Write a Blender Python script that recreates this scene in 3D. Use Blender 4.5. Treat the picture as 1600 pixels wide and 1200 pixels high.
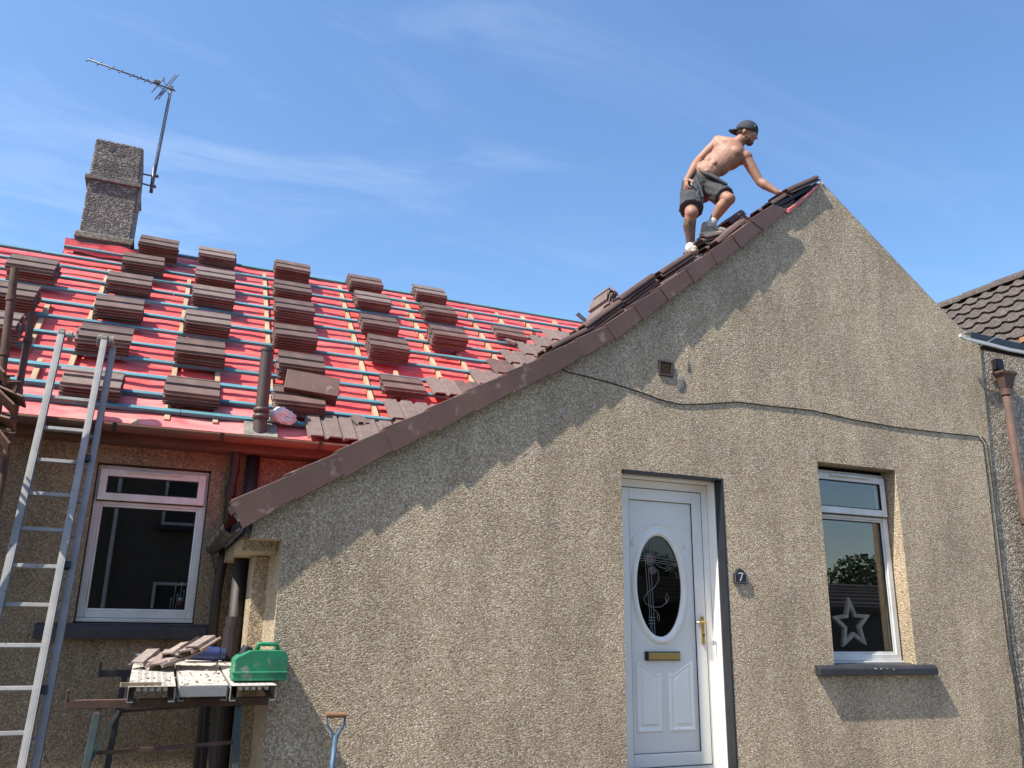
import bpy, bmesh, math, random
from mathutils import Vector, Matrix
from mathutils.geometry import tessellate_polygon
R = math.radians
random.seed(7)
for o in list(bpy.data.objects): bpy.data.objects.remove(o)
S = bpy.context.scene
COL = S.collection

# ------------------------------------------------------------------ camera
F = 1300.0
YAW, PITCH, ROLL = R(22.65), R(15.82), R(0.99)
CAM = Vector((0, -5.3, 1.35))
fwd = Vector((math.sin(YAW)*math.cos(PITCH), math.cos(YAW)*math.cos(PITCH), math.sin(PITCH)))
rgt0 = Vector((math.cos(YAW), -math.sin(YAW), 0)); up0 = rgt0.cross(fwd)
rgt = rgt0*math.cos(ROLL) + up0*math.sin(ROLL); upv = -rgt0*math.sin(ROLL) + up0*math.cos(ROLL)
cd = bpy.data.cameras.new('camera'); cam = bpy.data.objects.new('camera', cd); COL.objects.link(cam)
cam.matrix_world = Matrix(((rgt.x, upv.x, -fwd.x, CAM.x), (rgt.y, upv.y, -fwd.y, CAM.y), (rgt.z, upv.z, -fwd.z, CAM.z), (0, 0, 0, 1)))
cd.sensor_fit = 'HORIZONTAL'; cd.sensor_width = 36.0; cd.lens = 36.0*F/1600; cd.clip_end = 500; cd.clip_start = 0.05
S.camera = cam

# ------------------------------------------------------------------ light
SUN = Vector((-0.67, -0.16, 1.0)).normalized()
sl = bpy.data.lights.new('sun', 'SUN'); sl.energy = 5.0; sl.angle = R(0.53); sl.color = (1.0, 0.93, 0.81)
so = bpy.data.objects.new('sun', sl); COL.objects.link(so)
so.rotation_euler = SUN.to_track_quat('Z', 'Y').to_euler(); so.location = (-6, -4, 12)
W = bpy.data.worlds.new('World'); S.world = W; W.use_nodes = True
wn = W.node_tree.nodes; wl = W.node_tree.links; wn.clear()
sky = wn.new('ShaderNodeTexSky'); sky.sky_type = 'NISHITA'; sky.sun_disc = False
sky.sun_elevation = math.asin(SUN.z); sky.sun_rotation = math.atan2(SUN.x, SUN.y)
sky.air_density = 1.0; sky.dust_density = 1.0; sky.ozone_density = 1.5
bg = wn.new('ShaderNodeBackground'); bg.inputs[1].default_value = 0.104
wo = wn.new('ShaderNodeOutputWorld')
# thin cirrus: streaky noise laid over the sky directions
tc = wn.new('ShaderNodeTexCoord')
sep = wn.new('ShaderNodeSeparateXYZ'); wl.new(tc.outputs['Generated'], sep.inputs[0])
zc = wn.new('ShaderNodeMath'); zc.operation = 'MAXIMUM'; wl.new(sep.outputs[2], zc.inputs[0]); zc.inputs[1].default_value = 0.0
za = wn.new('ShaderNodeMath'); za.operation = 'ADD'; wl.new(zc.outputs[0], za.inputs[0]); za.inputs[1].default_value = 0.12
dx = wn.new('ShaderNodeMath'); dx.operation = 'DIVIDE'; wl.new(sep.outputs[0], dx.inputs[0]); wl.new(za.outputs[0], dx.inputs[1])
dy = wn.new('ShaderNodeMath'); dy.operation = 'DIVIDE'; wl.new(sep.outputs[1], dy.inputs[0]); wl.new(za.outputs[0], dy.inputs[1])
cmb = wn.new('ShaderNodeCombineXYZ'); wl.new(dx.outputs[0], cmb.inputs[0]); wl.new(dy.outputs[0], cmb.inputs[1])
mp = wn.new('ShaderNodeMapping'); mp.inputs['Rotation'].default_value = (0, 0, R(-38)); mp.inputs['Scale'].default_value = (0.55, 1.5, 1)
wl.new(cmb.outputs[0], mp.inputs[0])
n1 = wn.new('ShaderNodeTexNoise'); n1.inputs['Scale'].default_value = 2.6; n1.inputs['Detail'].default_value = 8; n1.inputs['Roughness'].default_value = 0.58; n1.inputs['Distortion'].default_value = 0.9
wl.new(mp.outputs[0], n1.inputs['Vector'])
n2 = wn.new('ShaderNodeTexNoise'); n2.inputs['Scale'].default_value = 0.8; n2.inputs['Detail'].default_value = 3
wl.new(cmb.outputs[0], n2.inputs['Vector'])
r1 = wn.new('ShaderNodeMapRange'); r1.inputs[1].default_value = 0.44; r1.inputs[2].default_value = 0.78; r1.interpolation_type = 'SMOOTHSTEP'; wl.new(n1.outputs[0], r1.inputs[0])
r2 = wn.new('ShaderNodeMapRange'); r2.inputs[1].default_value = 0.30; r2.inputs[2].default_value = 0.55; wl.new(n2.outputs[0], r2.inputs[0])
mm = wn.new('ShaderNodeMath'); mm.operation = 'MULTIPLY'; wl.new(r1.outputs[0], mm.inputs[0]); wl.new(r2.outputs[0], mm.inputs[1])
hz = wn.new('ShaderNodeMapRange'); hz.inputs[1].default_value = -0.05; hz.inputs[2].default_value = 0.55; hz.inputs[3].default_value = 1.0; hz.inputs[4].default_value = 0.22; wl.new(sep.outputs[0], hz.inputs[0])
mh = wn.new('ShaderNodeMath'); mh.operation = 'MULTIPLY'; wl.new(mm.outputs[0], mh.inputs[0]); wl.new(hz.outputs[0], mh.inputs[1])
m3 = wn.new('ShaderNodeMath'); m3.operation = 'MULTIPLY'; wl.new(mh.outputs[0], m3.inputs[0]); m3.inputs[1].default_value = 0.28
hs = wn.new('ShaderNodeHueSaturation'); hs.inputs['Saturation'].default_value = 1.17; hs.inputs['Value'].default_value = 1.50; wl.new(sky.outputs[0], hs.inputs['Color'])
mixc = wn.new('ShaderNodeMixRGB'); wl.new(m3.outputs[0], mixc.inputs[0]); wl.new(hs.outputs[0], mixc.inputs[1]); mixc.inputs[2].default_value = (6.2, 6.9, 7.6, 1)
wl.new(mixc.outputs[0], bg.inputs[0]); wl.new(bg.outputs[0], wo.inputs[0])
S.view_settings.view_transform = 'Standard'; S.view_settings.look = 'None'; S.view_settings.gamma = 1.0
S.view_settings.use_curve_mapping = False; S.view_settings.exposure = 0.74
S.cycles.max_bounces = 6; S.cycles.diffuse_bounces = 4; S.cycles.caustics_reflective = False; S.cycles.caustics_refractive = False
S.cycles.sample_clamp_indirect = 6

# ------------------------------------------------------------------ surveying helpers (sight lines to known planes)
def ray(x, y): return rgt*((x-800)/F) - upv*((y-600)/F) + fwd
def atY(x, y, Y): d = ray(x, y); return CAM + d*((Y-CAM.y)/d.y)
def atX(x, y, X): d = ray(x, y); return CAM + d*((X-CAM.x)/d.x)
def atZ(x, y, Z): d = ray(x, y); return CAM + d*((Z-CAM.z)/d.z)
def atP(x, y, n, p): d = ray(x, y); return CAM + d*((p-CAM).dot(n)/d.dot(n))

# ------------------------------------------------------------------ materials
ALB = 0.82            # surfaces read a little darker than their first estimate
def dim(c): return tuple(v*ALB for v in c)
def mat(name, col, rough=0.6, metal=0.0, var=0.0, vscale=8.0, bump=0.0, bscale=60.0, spec=0.5, col2=None, stretch=(1,1,1), grit=None):
    col = dim(col); col2 = dim(col2) if col2 else None; grit = (dim(grit[0]),)+tuple(grit[1:]) if grit else None
    m = bpy.data.materials.new(name); m.use_nodes = True; nt = m.node_tree; N = nt.nodes; L = nt.links
    b = N['Principled BSDF']; b.inputs['Roughness'].default_value = rough; b.inputs['Metallic'].default_value = metal
    b.inputs['Specular IOR Level'].default_value = spec; b.inputs['Base Color'].default_value = (*col, 1)
    t = N.new('ShaderNodeTexCoord'); mpn = N.new('ShaderNodeMapping'); mpn.inputs['Scale'].default_value = stretch; L.new(t.outputs['Object'], mpn.inputs[0])
    out = None
    if var or col2:
        n = N.new('ShaderNodeTexNoise'); n.inputs['Scale'].default_value = vscale; n.inputs['Detail'].default_value = 7; n.inputs['Roughness'].default_value = 0.62
        L.new(mpn.outputs[0], n.inputs['Vector'])
        rp = N.new('ShaderNodeMapRange'); rp.inputs[1].default_value = 0.34; rp.inputs[2].default_value = 0.66; L.new(n.outputs[0], rp.inputs[0])
        mx = N.new('ShaderNodeMixRGB'); L.new(rp.outputs[0], mx.inputs[0])
        c2 = col2 or tuple(c*(1-var) for c in col)
        mx.inputs[1].default_value = (*(col if col2 else tuple(min(1, c*(1+var*0.5)) for c in col)), 1); mx.inputs[2].default_value = (*c2, 1)
        out = mx.outputs[0]
        # each object a little different
        oi = N.new('ShaderNodeObjectInfo'); hv = N.new('ShaderNodeHueSaturation'); rr = N.new('ShaderNodeMapRange')
        rr.inputs[3].default_value = 0.88; rr.inputs[4].default_value = 1.14; L.new(oi.outputs['Random'], rr.inputs[0]); L.new(rr.outputs[0], hv.inputs['Value'])
        L.new(out, hv.inputs['Color']); out = hv.outputs[0]
    if grit:
        g = N.new('ShaderNodeTexNoise'); g.inputs['Scale'].default_value = grit[1]; g.inputs['Detail'].default_value = 5; L.new(mpn.outputs[0], g.inputs['Vector'])
        gr = N.new('ShaderNodeMapRange'); gr.inputs[1].default_value = grit[2]; gr.inputs[2].default_value = grit[2]+0.08; L.new(g.outputs[0], gr.inputs[0])
        gm = N.new('ShaderNodeMixRGB'); L.new(gr.outputs[0], gm.inputs[0]); gm.inputs[2].default_value = (*grit[0], 1)
        if out: L.new(out, gm.inputs[1])
        else: gm.inputs[1].default_value = (*col, 1)
        out = gm.outputs[0]
    if out: L.new(out, b.inputs['Base Color'])
    if bump:
        n = N.new('ShaderNodeTexNoise'); n.inputs['Scale'].default_value = bscale; n.inputs['Detail'].default_value = 5; L.new(mpn.outputs[0], n.inputs['Vector'])
        bp = N.new('ShaderNodeBump'); bp.inputs['Distance'].default_value = bump; bp.inputs['Strength'].default_value = 1.0
        L.new(n.outputs[0], bp.inputs['Height']); L.new(bp.outputs[0], b.inputs['Normal'])
    return m

def dash(name, cols, mortar, scale=104, height=0.0072, stain=0.35, mortar_amt=0.5):
    """pebble dash render: stones of mixed colour pressed into mortar"""
    cols = [dim(c) for c in cols]; mortar = dim(mortar)
    m = bpy.data.materials.new(name); m.use_nodes = True; nt = m.node_tree; N = nt.nodes; L = nt.links
    b = N['Principled BSDF']; b.inputs['Roughness'].default_value = 0.75; b.inputs['Specular IOR Level'].default_value = 0.35
    g = N.new('ShaderNodeNewGeometry')
    wob = N.new('ShaderNodeTexNoise'); wob.inputs['Scale'].default_value = 40; L.new(g.outputs['Position'], wob.inputs['Vector'])
    ad = N.new('ShaderNodeMixRGB'); ad.blend_type = 'ADD'; ad.inputs[0].default_value = 0.014; L.new(g.outputs['Position'], ad.inputs[1]); L.new(wob.outputs['Color'], ad.inputs[2])
    v = N.new('ShaderNodeTexVoronoi'); v.inputs['Scale'].default_value = scale; L.new(ad.outputs[0], v.inputs['Vector'])
    vb = N.new('ShaderNodeTexVoronoi'); vb.inputs['Scale'].default_value = scale*1.9; L.new(ad.outputs[0], vb.inputs['Vector'])
    rc = N.new('ShaderNodeValToRGB'); e = rc.color_ramp.elements
    rc.color_ramp.interpolation = 'CONSTANT'
    e[0].position = 0; e[0].color = (*cols[0], 1); e[1].position = 1/len(cols); e[1].color = (*cols[1], 1)
    for i, c in enumerate(cols[2:], 2): q = e.new(i/len(cols)); q.color = (*c, 1)
    sx = N.new('ShaderNodeSeparateColor'); L.new(v.outputs['Color'], sx.inputs[0]); L.new(sx.outputs[0], rc.inputs[0])
    mr = N.new('ShaderNodeMapRange'); mr.inputs[1].default_value = 0.42; mr.inputs[2].default_value = 0.62; mr.inputs[4].default_value = mortar_amt; L.new(v.outputs['Distance'], mr.inputs[0])
    mx = N.new('ShaderNodeMixRGB'); L.new(mr.outputs[0], mx.inputs[0]); L.new(rc.outputs[0], mx.inputs[1]); mx.inputs[2].default_value = (*mortar, 1)
    # weathering, broad and soft
    st = N.new('ShaderNodeTexNoise'); st.inputs['Scale'].default_value = 1.3; st.inputs['Detail'].default_value = 8; st.inputs['Roughness'].default_value = 0.65
    mpn = N.new('ShaderNodeMapping'); mpn.inputs['Scale'].default_value = (1.6, 1.6, 0.7); L.new(g.outputs['Position'], mpn.inputs[0]); L.new(mpn.outputs[0], st.inputs['Vector'])
    sr = N.new('ShaderNodeMapRange'); sr.inputs[1].default_value = 0.3; sr.inputs[2].default_value = 0.7; sr.inputs[3].default_value = 1-stain; sr.inputs[4].default_value = 1.12; L.new(st.outputs[0], sr.inputs[0])
    # rain streaks
    mp2 = N.new('ShaderNodeMapping'); mp2.inputs['Scale'].default_value = (7, 7, 0.45); L.new(g.outputs['Position'], mp2.inputs[0])
    rk = N.new('ShaderNodeTexNoise'); rk.inputs['Scale'].default_value = 1.0; rk.inputs['Detail'].default_value = 5; L.new(mp2.outputs[0], rk.inputs['Vector'])
    rs = N.new('ShaderNodeMapRange'); rs.inputs[1].default_value = 0.38; rs.inputs[2].default_value = 0.62; rs.inputs[3].default_value = 0.95; rs.inputs[4].default_value = 1.04; L.new(rk.outputs[0], rs.inputs[0])
    mu = N.new('ShaderNodeMath'); mu.operation = 'MULTIPLY'; L.new(sr.outputs[0], mu.inputs[0]); L.new(rs.outputs[0], mu.inputs[1])
    hv = N.new('ShaderNodeHueSaturation'); L.new(mu.outputs[0], hv.inputs['Value']); L.new(mx.outputs[0], hv.inputs['Color']); L.new(hv.outputs[0], b.inputs['Base Color'])
    # relief: round stones plus a smaller set
    i1 = N.new('ShaderNodeMath'); i1.operation = 'MULTIPLY_ADD'; L.new(vb.outputs['Distance'], i1.inputs[0]); i1.inputs[1].default_value = 0.4; L.new(v.outputs['Distance'], i1.inputs[2])
    i2 = N.new('ShaderNodeMath'); i2.operation = 'MULTIPLY'; L.new(i1.outputs[0], i2.inputs[0]); i2.inputs[1].default_value = -1.0
    bp = N.new('ShaderNodeBump'); bp.inputs['Distance'].default_value = height; bp.inputs['Strength'].default_value = 1.0
    L.new(i2.outputs[0], bp.inputs['Height']); L.new(bp.outputs[0], b.inputs['Normal'])
    return m

BEIGE = [(0.72,0.55,0.35),(0.85,0.70,0.49),(0.51,0.375,0.235),(0.98,0.89,0.71),(0.62,0.47,0.305),(0.77,0.61,0.41),(0.40,0.295,0.195),(0.74,0.57,0.37)]
M = {}
M['dash'] = dash('beige_pebbledash', BEIGE, (0.42,0.33,0.235))
M['dash_wing'] = dash('shade_browned_pebbledash', [tuple(v*f for v, f in zip(c, (0.58,0.55,0.51))) for c in BEIGE], (0.22,0.18,0.135))  # beige dash made darker and browner, the wing wall's shade put into colour
M['dash_chim'] = dash('weathered_dash', [(0.21,0.19,0.165),(0.32,0.29,0.26),(0.13,0.12,0.105),(0.46,0.43,0.40),(0.16,0.145,0.13),(0.26,0.22,0.19)], (0.13,0.12,0.11), scale=52, stain=0.5)
M['dash_grey'] = dash('grey_dash', [(0.52,0.42,0.30),(0.68,0.58,0.44),(0.34,0.26,0.18),(0.82,0.74,0.62),(0.44,0.35,0.25)], (0.30,0.25,0.18), scale=55, stain=0.4)
M['cement'] = mat('cement', (0.33,0.31,0.27), 0.9, var=0.5, vscale=14, bump=0.006, bscale=70, col2=(0.16,0.15,0.13))
M['lichen_cement'] = mat('lichen_cement', (0.42,0.38,0.30), 0.9, vscale=22, bump=0.008, bscale=60, col2=(0.13,0.12,0.09))
M['tile'] = mat('brown_concrete_tile', (0.165,0.102,0.084), 0.66, vscale=7, bump=0.0014, bscale=200, col2=(0.10,0.063,0.053), grit=((0.23,0.17,0.15),26,0.68))
M['tile_dusty'] = mat('dusty_concrete_tile', (0.22,0.165,0.145), 0.8, vscale=14, bump=0.0012, bscale=220, col2=(0.15,0.11,0.1), grit=((0.32,0.27,0.24),30,0.62))
M['tile_edge'] = mat('broken_tile', (0.44,0.36,0.32), 0.9, vscale=14, bump=0.003, bscale=120, col2=(0.27,0.20,0.175))
M['verge'] = mat('verge_tile', (0.175,0.100,0.077), 0.58, vscale=4, bump=0.0022, bscale=130, col2=(0.135,0.074,0.058), grit=((0.28,0.20,0.165),10,0.63))
M['red'] = None
M['batten'] = mat('blue_treated_batten', (0.10,0.31,0.37), 0.6, vscale=3, col2=(0.055,0.19,0.24), stretch=(0.6,6,6), bump=0.001, bscale=90, grit=((0.16,0.36,0.40),9,0.6))
M['timber'] = mat('pale_timber', (0.56,0.42,0.27), 0.75, vscale=4, col2=(0.40,0.28,0.16), stretch=(5,0.8,0.8), bump=0.001)
M['brown_wood'] = mat('brown_timber', (0.16,0.065,0.035), 0.7, vscale=4, col2=(0.07,0.035,0.022), stretch=(0.7,6,6), bump=0.002)
M['alu'] = mat('aluminium', (0.36,0.35,0.335), 0.6, metal=0.2, vscale=7, col2=(0.27,0.27,0.27), bump=0.0006, bscale=120, grit=((0.12,0.11,0.10),34,0.66))
M['rust'] = mat('rusty_tube', (0.14,0.075,0.05), 0.85, vscale=9, col2=(0.065,0.038,0.03), bump=0.002, bscale=90)
M['rust_light'] = mat('rusted_downpipe', (0.14,0.075,0.055), 0.75, vscale=7, col2=(0.08,0.05,0.042), bump=0.001, bscale=90)
M['upvc'] = mat('white_upvc', (1.06,1.03,0.96), 0.3, vscale=3, col2=(1.0,0.97,0.90), grit=((0.78,0.75,0.68),5,0.72))
M['upvc_old'] = mat('weathered_white_upvc', (0.84,0.84,0.81), 0.38, vscale=5, col2=(0.68,0.67,0.63))
M['gasket'] = mat('black_gasket', (0.012,0.012,0.013), 0.6)
M['black'] = mat('black_paint', (0.016,0.017,0.022), 0.45, vscale=9, col2=(0.024,0.025,0.03), bump=0.0008)
M['sill'] = mat('slate_sill', (0.05,0.047,0.053), 0.5, vscale=9, col2=(0.03,0.03,0.036), bump=0.002, bscale=70, grit=((0.4,0.38,0.34),7,0.69))
M['plastic_black'] = mat('black_pipe', (0.014,0.011,0.011), 0.62, vscale=6, col2=(0.03,0.02,0.018))
M['pipe_brown'] = mat('brown_vent_pipe', (0.085,0.055,0.045), 0.5, vscale=6, col2=(0.055,0.038,0.033), bump=0.0006)
M['vent_slat'] = mat('tan_slat', (0.30,0.20,0.12), 0.6)
M['brass'] = mat('brass', (0.78,0.55,0.20), 0.3, metal=0.85, vscale=9, col2=(0.66,0.45,0.16))
M['lead'] = mat('leading', (0.32,0.33,0.34), 0.5)
M['redglass'] = mat('red_glass', (0.16,0.015,0.02), 0.15)
M['green'] = mat('green_plastic', (0.02,0.30,0.14), 0.5, vscale=7, col2=(0.03,0.19,0.10), bump=0.0015, bscale=60, grit=((0.22,0.30,0.22),16,0.60))
M['blue_pl'] = mat('blue_plastic', (0.03,0.06,0.22), 0.45, vscale=9, col2=(0.02,0.035,0.12))
M['blue_steel'] = mat('blue_paint', (0.05,0.15,0.26), 0.5, vscale=14, col2=(0.06,0.10,0.15), grit=((0.35,0.36,0.36),30,0.66))
M['teal_steel'] = mat('teal_paint', (0.045,0.095,0.095), 0.6, vscale=10, col2=(0.04,0.045,0.042), grit=((0.17,0.09,0.05),16,0.58))
M['wood_grip'] = mat('wood_grip', (0.34,0.20,0.10), 0.6, vscale=9, col2=(0.22,0.12,0.06), stretch=(1,6,6))
M['antenna'] = mat('galvanised_steel', (0.22,0.24,0.27), 0.5, metal=0.5, vscale=12, col2=(0.13,0.14,0.16))
M['cable'] = mat('black_cable', (0.02,0.018,0.018), 0.6)
M['bag'] = mat('clear_plastic_bag', (0.82,0.78,0.76), 0.22, vscale=16, col2=(0.52,0.55,0.52), bump=0.012, bscale=22)
M['skin'] = mat('skin', (0.37,0.195,0.125), 0.6, vscale=5, col2=(0.30,0.145,0.095), bump=0.0015, bscale=50)
M['tattoo'] = mat('tattooed_skin', (0.33,0.19,0.14), 0.55, vscale=26, col2=(0.08,0.065,0.06), bump=0.0015, bscale=60)
M['shorts'] = mat('charcoal_cloth', (0.050,0.052,0.056), 0.85, vscale=12, col2=(0.032,0.034,0.038), bump=0.01, bscale=18)
M['cloth_grey'] = mat('grey_cloth', (0.13,0.13,0.125), 0.85, vscale=14, col2=(0.08,0.08,0.08), bump=0.006, bscale=25)
M['cap'] = mat('navy_cap', (0.016,0.020,0.034), 0.8, vscale=30, col2=(0.03,0.034,0.05), bump=0.0015)
M['white_cloth'] = mat('white_sock', (0.78,0.76,0.74), 0.9, vscale=30, col2=(0.62,0.60,0.58), bump=0.003, bscale=60)
M['shoe'] = mat('trainer', (0.58,0.56,0.48), 0.75, vscale=16, col2=(0.28,0.27,0.22), bump=0.003, bscale=50)
M['shoe_sole'] = mat('trainer_sole', (0.66,0.62,0.50), 0.6, vscale=20, col2=(0.48,0.44,0.34))
M['hair'] = mat('dark_beard', (0.085,0.048,0.032), 0.85, vscale=60, col2=(0.10,0.055,0.035), bump=0.003, bscale=160)
M['star'] = mat('painted_star', (0.98,0.86,0.72), 0.7, vscale=12, col2=(0.58,0.50,0.40))
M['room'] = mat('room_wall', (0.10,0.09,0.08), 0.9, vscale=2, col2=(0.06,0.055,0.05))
M['ground'] = mat('gravel_ground', (0.20,0.18,0.155), 0.9, vscale=3, col2=(0.13,0.12,0.10), bump=0.01, bscale=40)
M['road'] = mat('tarmac', (0.055,0.055,0.055), 0.85, vscale=6, col2=(0.04,0.04,0.04), bump=0.005, bscale=120)
M['pantile'] = mat('old_pantile', (0.105,0.080,0.068), 0.8, vscale=14, col2=(0.06,0.047,0.042), bump=0.004, bscale=70, grit=((0.24,0.21,0.17),40,0.6))
M['opp_wall'] = mat('opposite_render', (0.16,0.13,0.10), 0.9, vscale=5, col2=(0.12,0.10,0.08), bump=0.01)
M['leaf'] = mat('leaves', (0.05,0.085,0.025), 0.7, vscale=5, col2=(0.03,0.05,0.015))
M['bark'] = mat('bark', (0.09,0.065,0.045), 0.9, vscale=9, col2=(0.05,0.04,0.03))
M['white'] = mat('white_number', (0.75,0.75,0.73), 0.5)
M['mortar'] = mat('pale_mortar', (0.52,0.50,0.43), 0.9, vscale=20, col2=(0.3,0.29,0.24), bump=0.012, bscale=40)
M['copper'] = mat('raw_timber_end', (0.55,0.27,0.13), 0.7, vscale=8, col2=(0.4,0.18,0.09))

def glass(name, tint=(0.55,0.58,0.6), ior=1.6, rough=0.0, extra=0.0):
    m = bpy.data.materials.new(name); m.use_nodes = True; nt = m.node_tree; N = nt.nodes; L = nt.links; N.clear()
    o = N.new('ShaderNodeOutputMaterial'); t = N.new('ShaderNodeBsdfTransparent'); t.inputs[0].default_value = (*tint, 1)
    g = N.new('ShaderNodeBsdfGlossy'); g.inputs['Roughness'].default_value = rough; g.inputs[0].default_value = (0.86, 0.83, 0.80, 1)
    ge = N.new('ShaderNodeNewGeometry'); dt = N.new('ShaderNodeVectorMath'); dt.operation = 'DOT_PRODUCT'; L.new(ge.outputs['Normal'], dt.inputs[0]); L.new(ge.outputs['Incoming'], dt.inputs[1])
    ab = N.new('ShaderNodeMath'); ab.operation = 'ABSOLUTE'; L.new(dt.outputs['Value'], ab.inputs[0])
    om = N.new('ShaderNodeMath'); om.operation = 'SUBTRACT'; om.inputs[0].default_value = 1.0; om.use_clamp = True; L.new(ab.outputs[0], om.inputs[1])
    pw = N.new('ShaderNodeMath'); pw.operation = 'POWER'; L.new(om.outputs[0], pw.inputs[0]); pw.inputs[1].default_value = 5.0
    f0 = ((ior-1)/(ior+1))**2 + extra      # reflectance of the pane, straight on (Schlick)
    a = N.new('ShaderNodeMath'); a.operation = 'MULTIPLY_ADD'; a.use_clamp = True; L.new(pw.outputs[0], a.inputs[0]); a.inputs[1].default_value = 1-f0; a.inputs[2].default_value = f0
    mx = N.new('ShaderNodeMixShader'); L.new(a.outputs[0], mx.inputs[0]); L.new(t.outputs[0], mx.inputs[1]); L.new(g.outputs[0], mx.inputs[2]); L.new(mx.outputs[0], o.inputs[0])
    return m
M['glass'] = glass('window_glass', tint=(0.88,0.9,0.9), extra=0.05)
M['glass_door'] = glass('door_glass', tint=(0.16,0.17,0.18), ior=1.45, rough=0.03, extra=0.02)

def red_mat(name, c1, c2):
    m = bpy.data.materials.new(name); m.use_nodes = True; nt = m.node_tree; N = nt.nodes; L = nt.links
    b = N['Principled BSDF']; b.inputs['Roughness'].default_value = 0.42
    g = N.new('ShaderNodeNewGeometry')
    mpn = N.new('ShaderNodeMapping'); mpn.inputs['Scale'].default_value = (1.1, 3, 3); mpn.inputs['Rotation'].default_value = (0, 0, R(9)); L.new(g.outputs['Position'], mpn.inputs[0])
    n = N.new('ShaderNodeTexNoise'); n.inputs['Scale'].default_value = 2.2; n.inputs['Detail'].default_value = 7; n.inputs['Distortion'].default_value = 1.2; L.new(mpn.outputs[0], n.inputs['Vector'])
    rp = N.new('ShaderNodeMapRange'); rp.inputs[1].default_value = 0.40; rp.inputs[2].default_value = 0.72; L.new(n.outputs[0], rp.inputs[0])
    mx = N.new('ShaderNodeMixRGB'); L.new(rp.outputs[0], mx.inputs[0]); mx.inputs[1].default_value = (*c1, 1); mx.inputs[2].default_value = (*c2, 1); L.new(mx.outputs[0], b.inputs['Base Color'])
    w = N.new('ShaderNodeTexNoise'); w.inputs['Scale'].default_value = 2.6; w.inputs['Detail'].default_value = 4; w.inputs['Distortion'].default_value = 1.8; L.new(mpn.outputs[0], w.inputs['Vector'])
    bp = N.new('ShaderNodeBump'); bp.inputs['Distance'].default_value = 0.007; L.new(w.outputs[0], bp.inputs['Height']); L.new(bp.outputs[0], b.inputs['Normal'])
    return m
M['red'] = red_mat('red_membrane', (0.86,0.078,0.070), (0.90,0.17,0.15))
M['red_pale'] = red_mat('faded_membrane', (0.72,0.13,0.13), (0.76,0.28,0.26))

# ------------------------------------------------------------------ mesh helpers
def box(bm, c, s, rot=None):
    mtx = Matrix.Translation(c) @ (rot.to_4x4() if rot else Matrix.Identity(4)) @ Matrix.Diagonal((s[0], s[1], s[2], 1))
    bmesh.ops.create_cube(bm, size=1, matrix=mtx)
def frame_of(d, hint=Vector((0,0,1))):
    d = d.normalized()
    if abs(d.dot(hint)) > 0.95: hint = Vector((1,0,0))
    a = hint.cross(d).normalized(); return Matrix((a, d.cross(a), d)).transposed()
def bar(bm, p, q, w, h, hint=Vector((0,0,1))):
    p, q = Vector(p), Vector(q); box(bm, (p+q)/2, (w, h, (q-p).length), frame_of(q-p, hint))
def tube(bm, pts, r, n=12, cap=True):
    pts = [Vector(p) for p in pts]; rs = r if isinstance(r, (list, tuple)) else [r]*len(pts)
    rings = []; fr = None
    for i, p in enumerate(pts):
        d = (pts[min(i+1, len(pts)-1)] - pts[max(i-1, 0)])
        if fr is None: fr = frame_of(d)
        else:
            dn = d.normalized(); a = fr.col[0] - dn*fr.col[0].dot(dn); a.normalize(); fr = Matrix((a, dn.cross(a), dn)).transposed()
        rings.append([bm.verts.new(p + fr.col[0]*math.cos(2*math.pi*k/n)*rs[i] + fr.col[1]*math.sin(2*math.pi*k/n)*rs[i]) for k in range(n)])
    for a, b in zip(rings, rings[1:]):
        for k in range(n): bm.faces.new((a[k], a[(k+1)%n], b[(k+1)%n], b[k]))
    if cap: bm.faces.new(rings[0][::-1]); bm.faces.new(rings[-1])
def sweep(bm, outline, fn):
    """outline: list of 2D points; fn(k, a, b) -> 3D for two ends k=0,1"""
    n = len(outline); A = [bm.verts.new(fn(0, *o)) for o in outline]; B = [bm.verts.new(fn(1, *o)) for o in outline]
    for k in range(n): bm.faces.new((A[k], A[(k+1)%n], B[(k+1)%n], B[k]))
    for ring in (A, B):
        tri = tessellate_polygon([[Vector((o[0], o[1], 0)) for o in outline]])
        for t in tri: bm.faces.new([ring[i] for i in t])
def ball(bm, c, r, rot=None, u=14, v=10):
    r = (r, r, r) if not isinstance(r, (tuple, list, Vector)) else r
    bmesh.ops.create_uvsphere(bm, u_segments=u, v_segments=v, radius=1, matrix=Matrix.Translation(c) @ (rot.to_4x4() if rot else Matrix.Identity(4)) @ Matrix.Diagonal((*r, 1)))
def finish(bm): bmesh.ops.recalc_face_normals(bm, faces=bm.faces)
def ob(name, bm, m, parent=None, smooth=False, bevel=0.0, kind=None, label=None):
    finish(bm); me = bpy.data.meshes.new(name); bm.to_mesh(me); bm.free()
    me.materials.append(M[m] if isinstance(m, str) else m)
    if smooth:
        for p in me.polygons: p.use_smooth = True
    o = bpy.data.objects.new(name, me); COL.objects.link(o)
    if parent: 
        o.parent = parent; o.matrix_parent_inverse = world(parent).inverted()
    if bevel:
        b = o.modifiers.new('bevel', 'BEVEL'); b.width = bevel; b.segments = 2; b.limit_method = 'ANGLE'
    if kind: o['kind'] = kind
    if label: o['label'] = label
    return o
def world(o):
    m = o.matrix_basis.copy()
    while o.parent: m = o.parent.matrix_basis @ o.matrix_parent_inverse @ m; o = o.parent
    return m
def thing(name, label, cat, loc=(0,0,0), group=None, rot=None):
    o = bpy.data.objects.new(name, None); o.empty_display_size = 0.1; COL.objects.link(o); o.location = loc
    if rot: o.rotation_euler = rot
    tag(o, label, cat, group); return o
def tag(o, label, cat, group=None):
    o['label'] = label; o['category'] = cat
    if group: o['group'] = group
    return o
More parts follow.
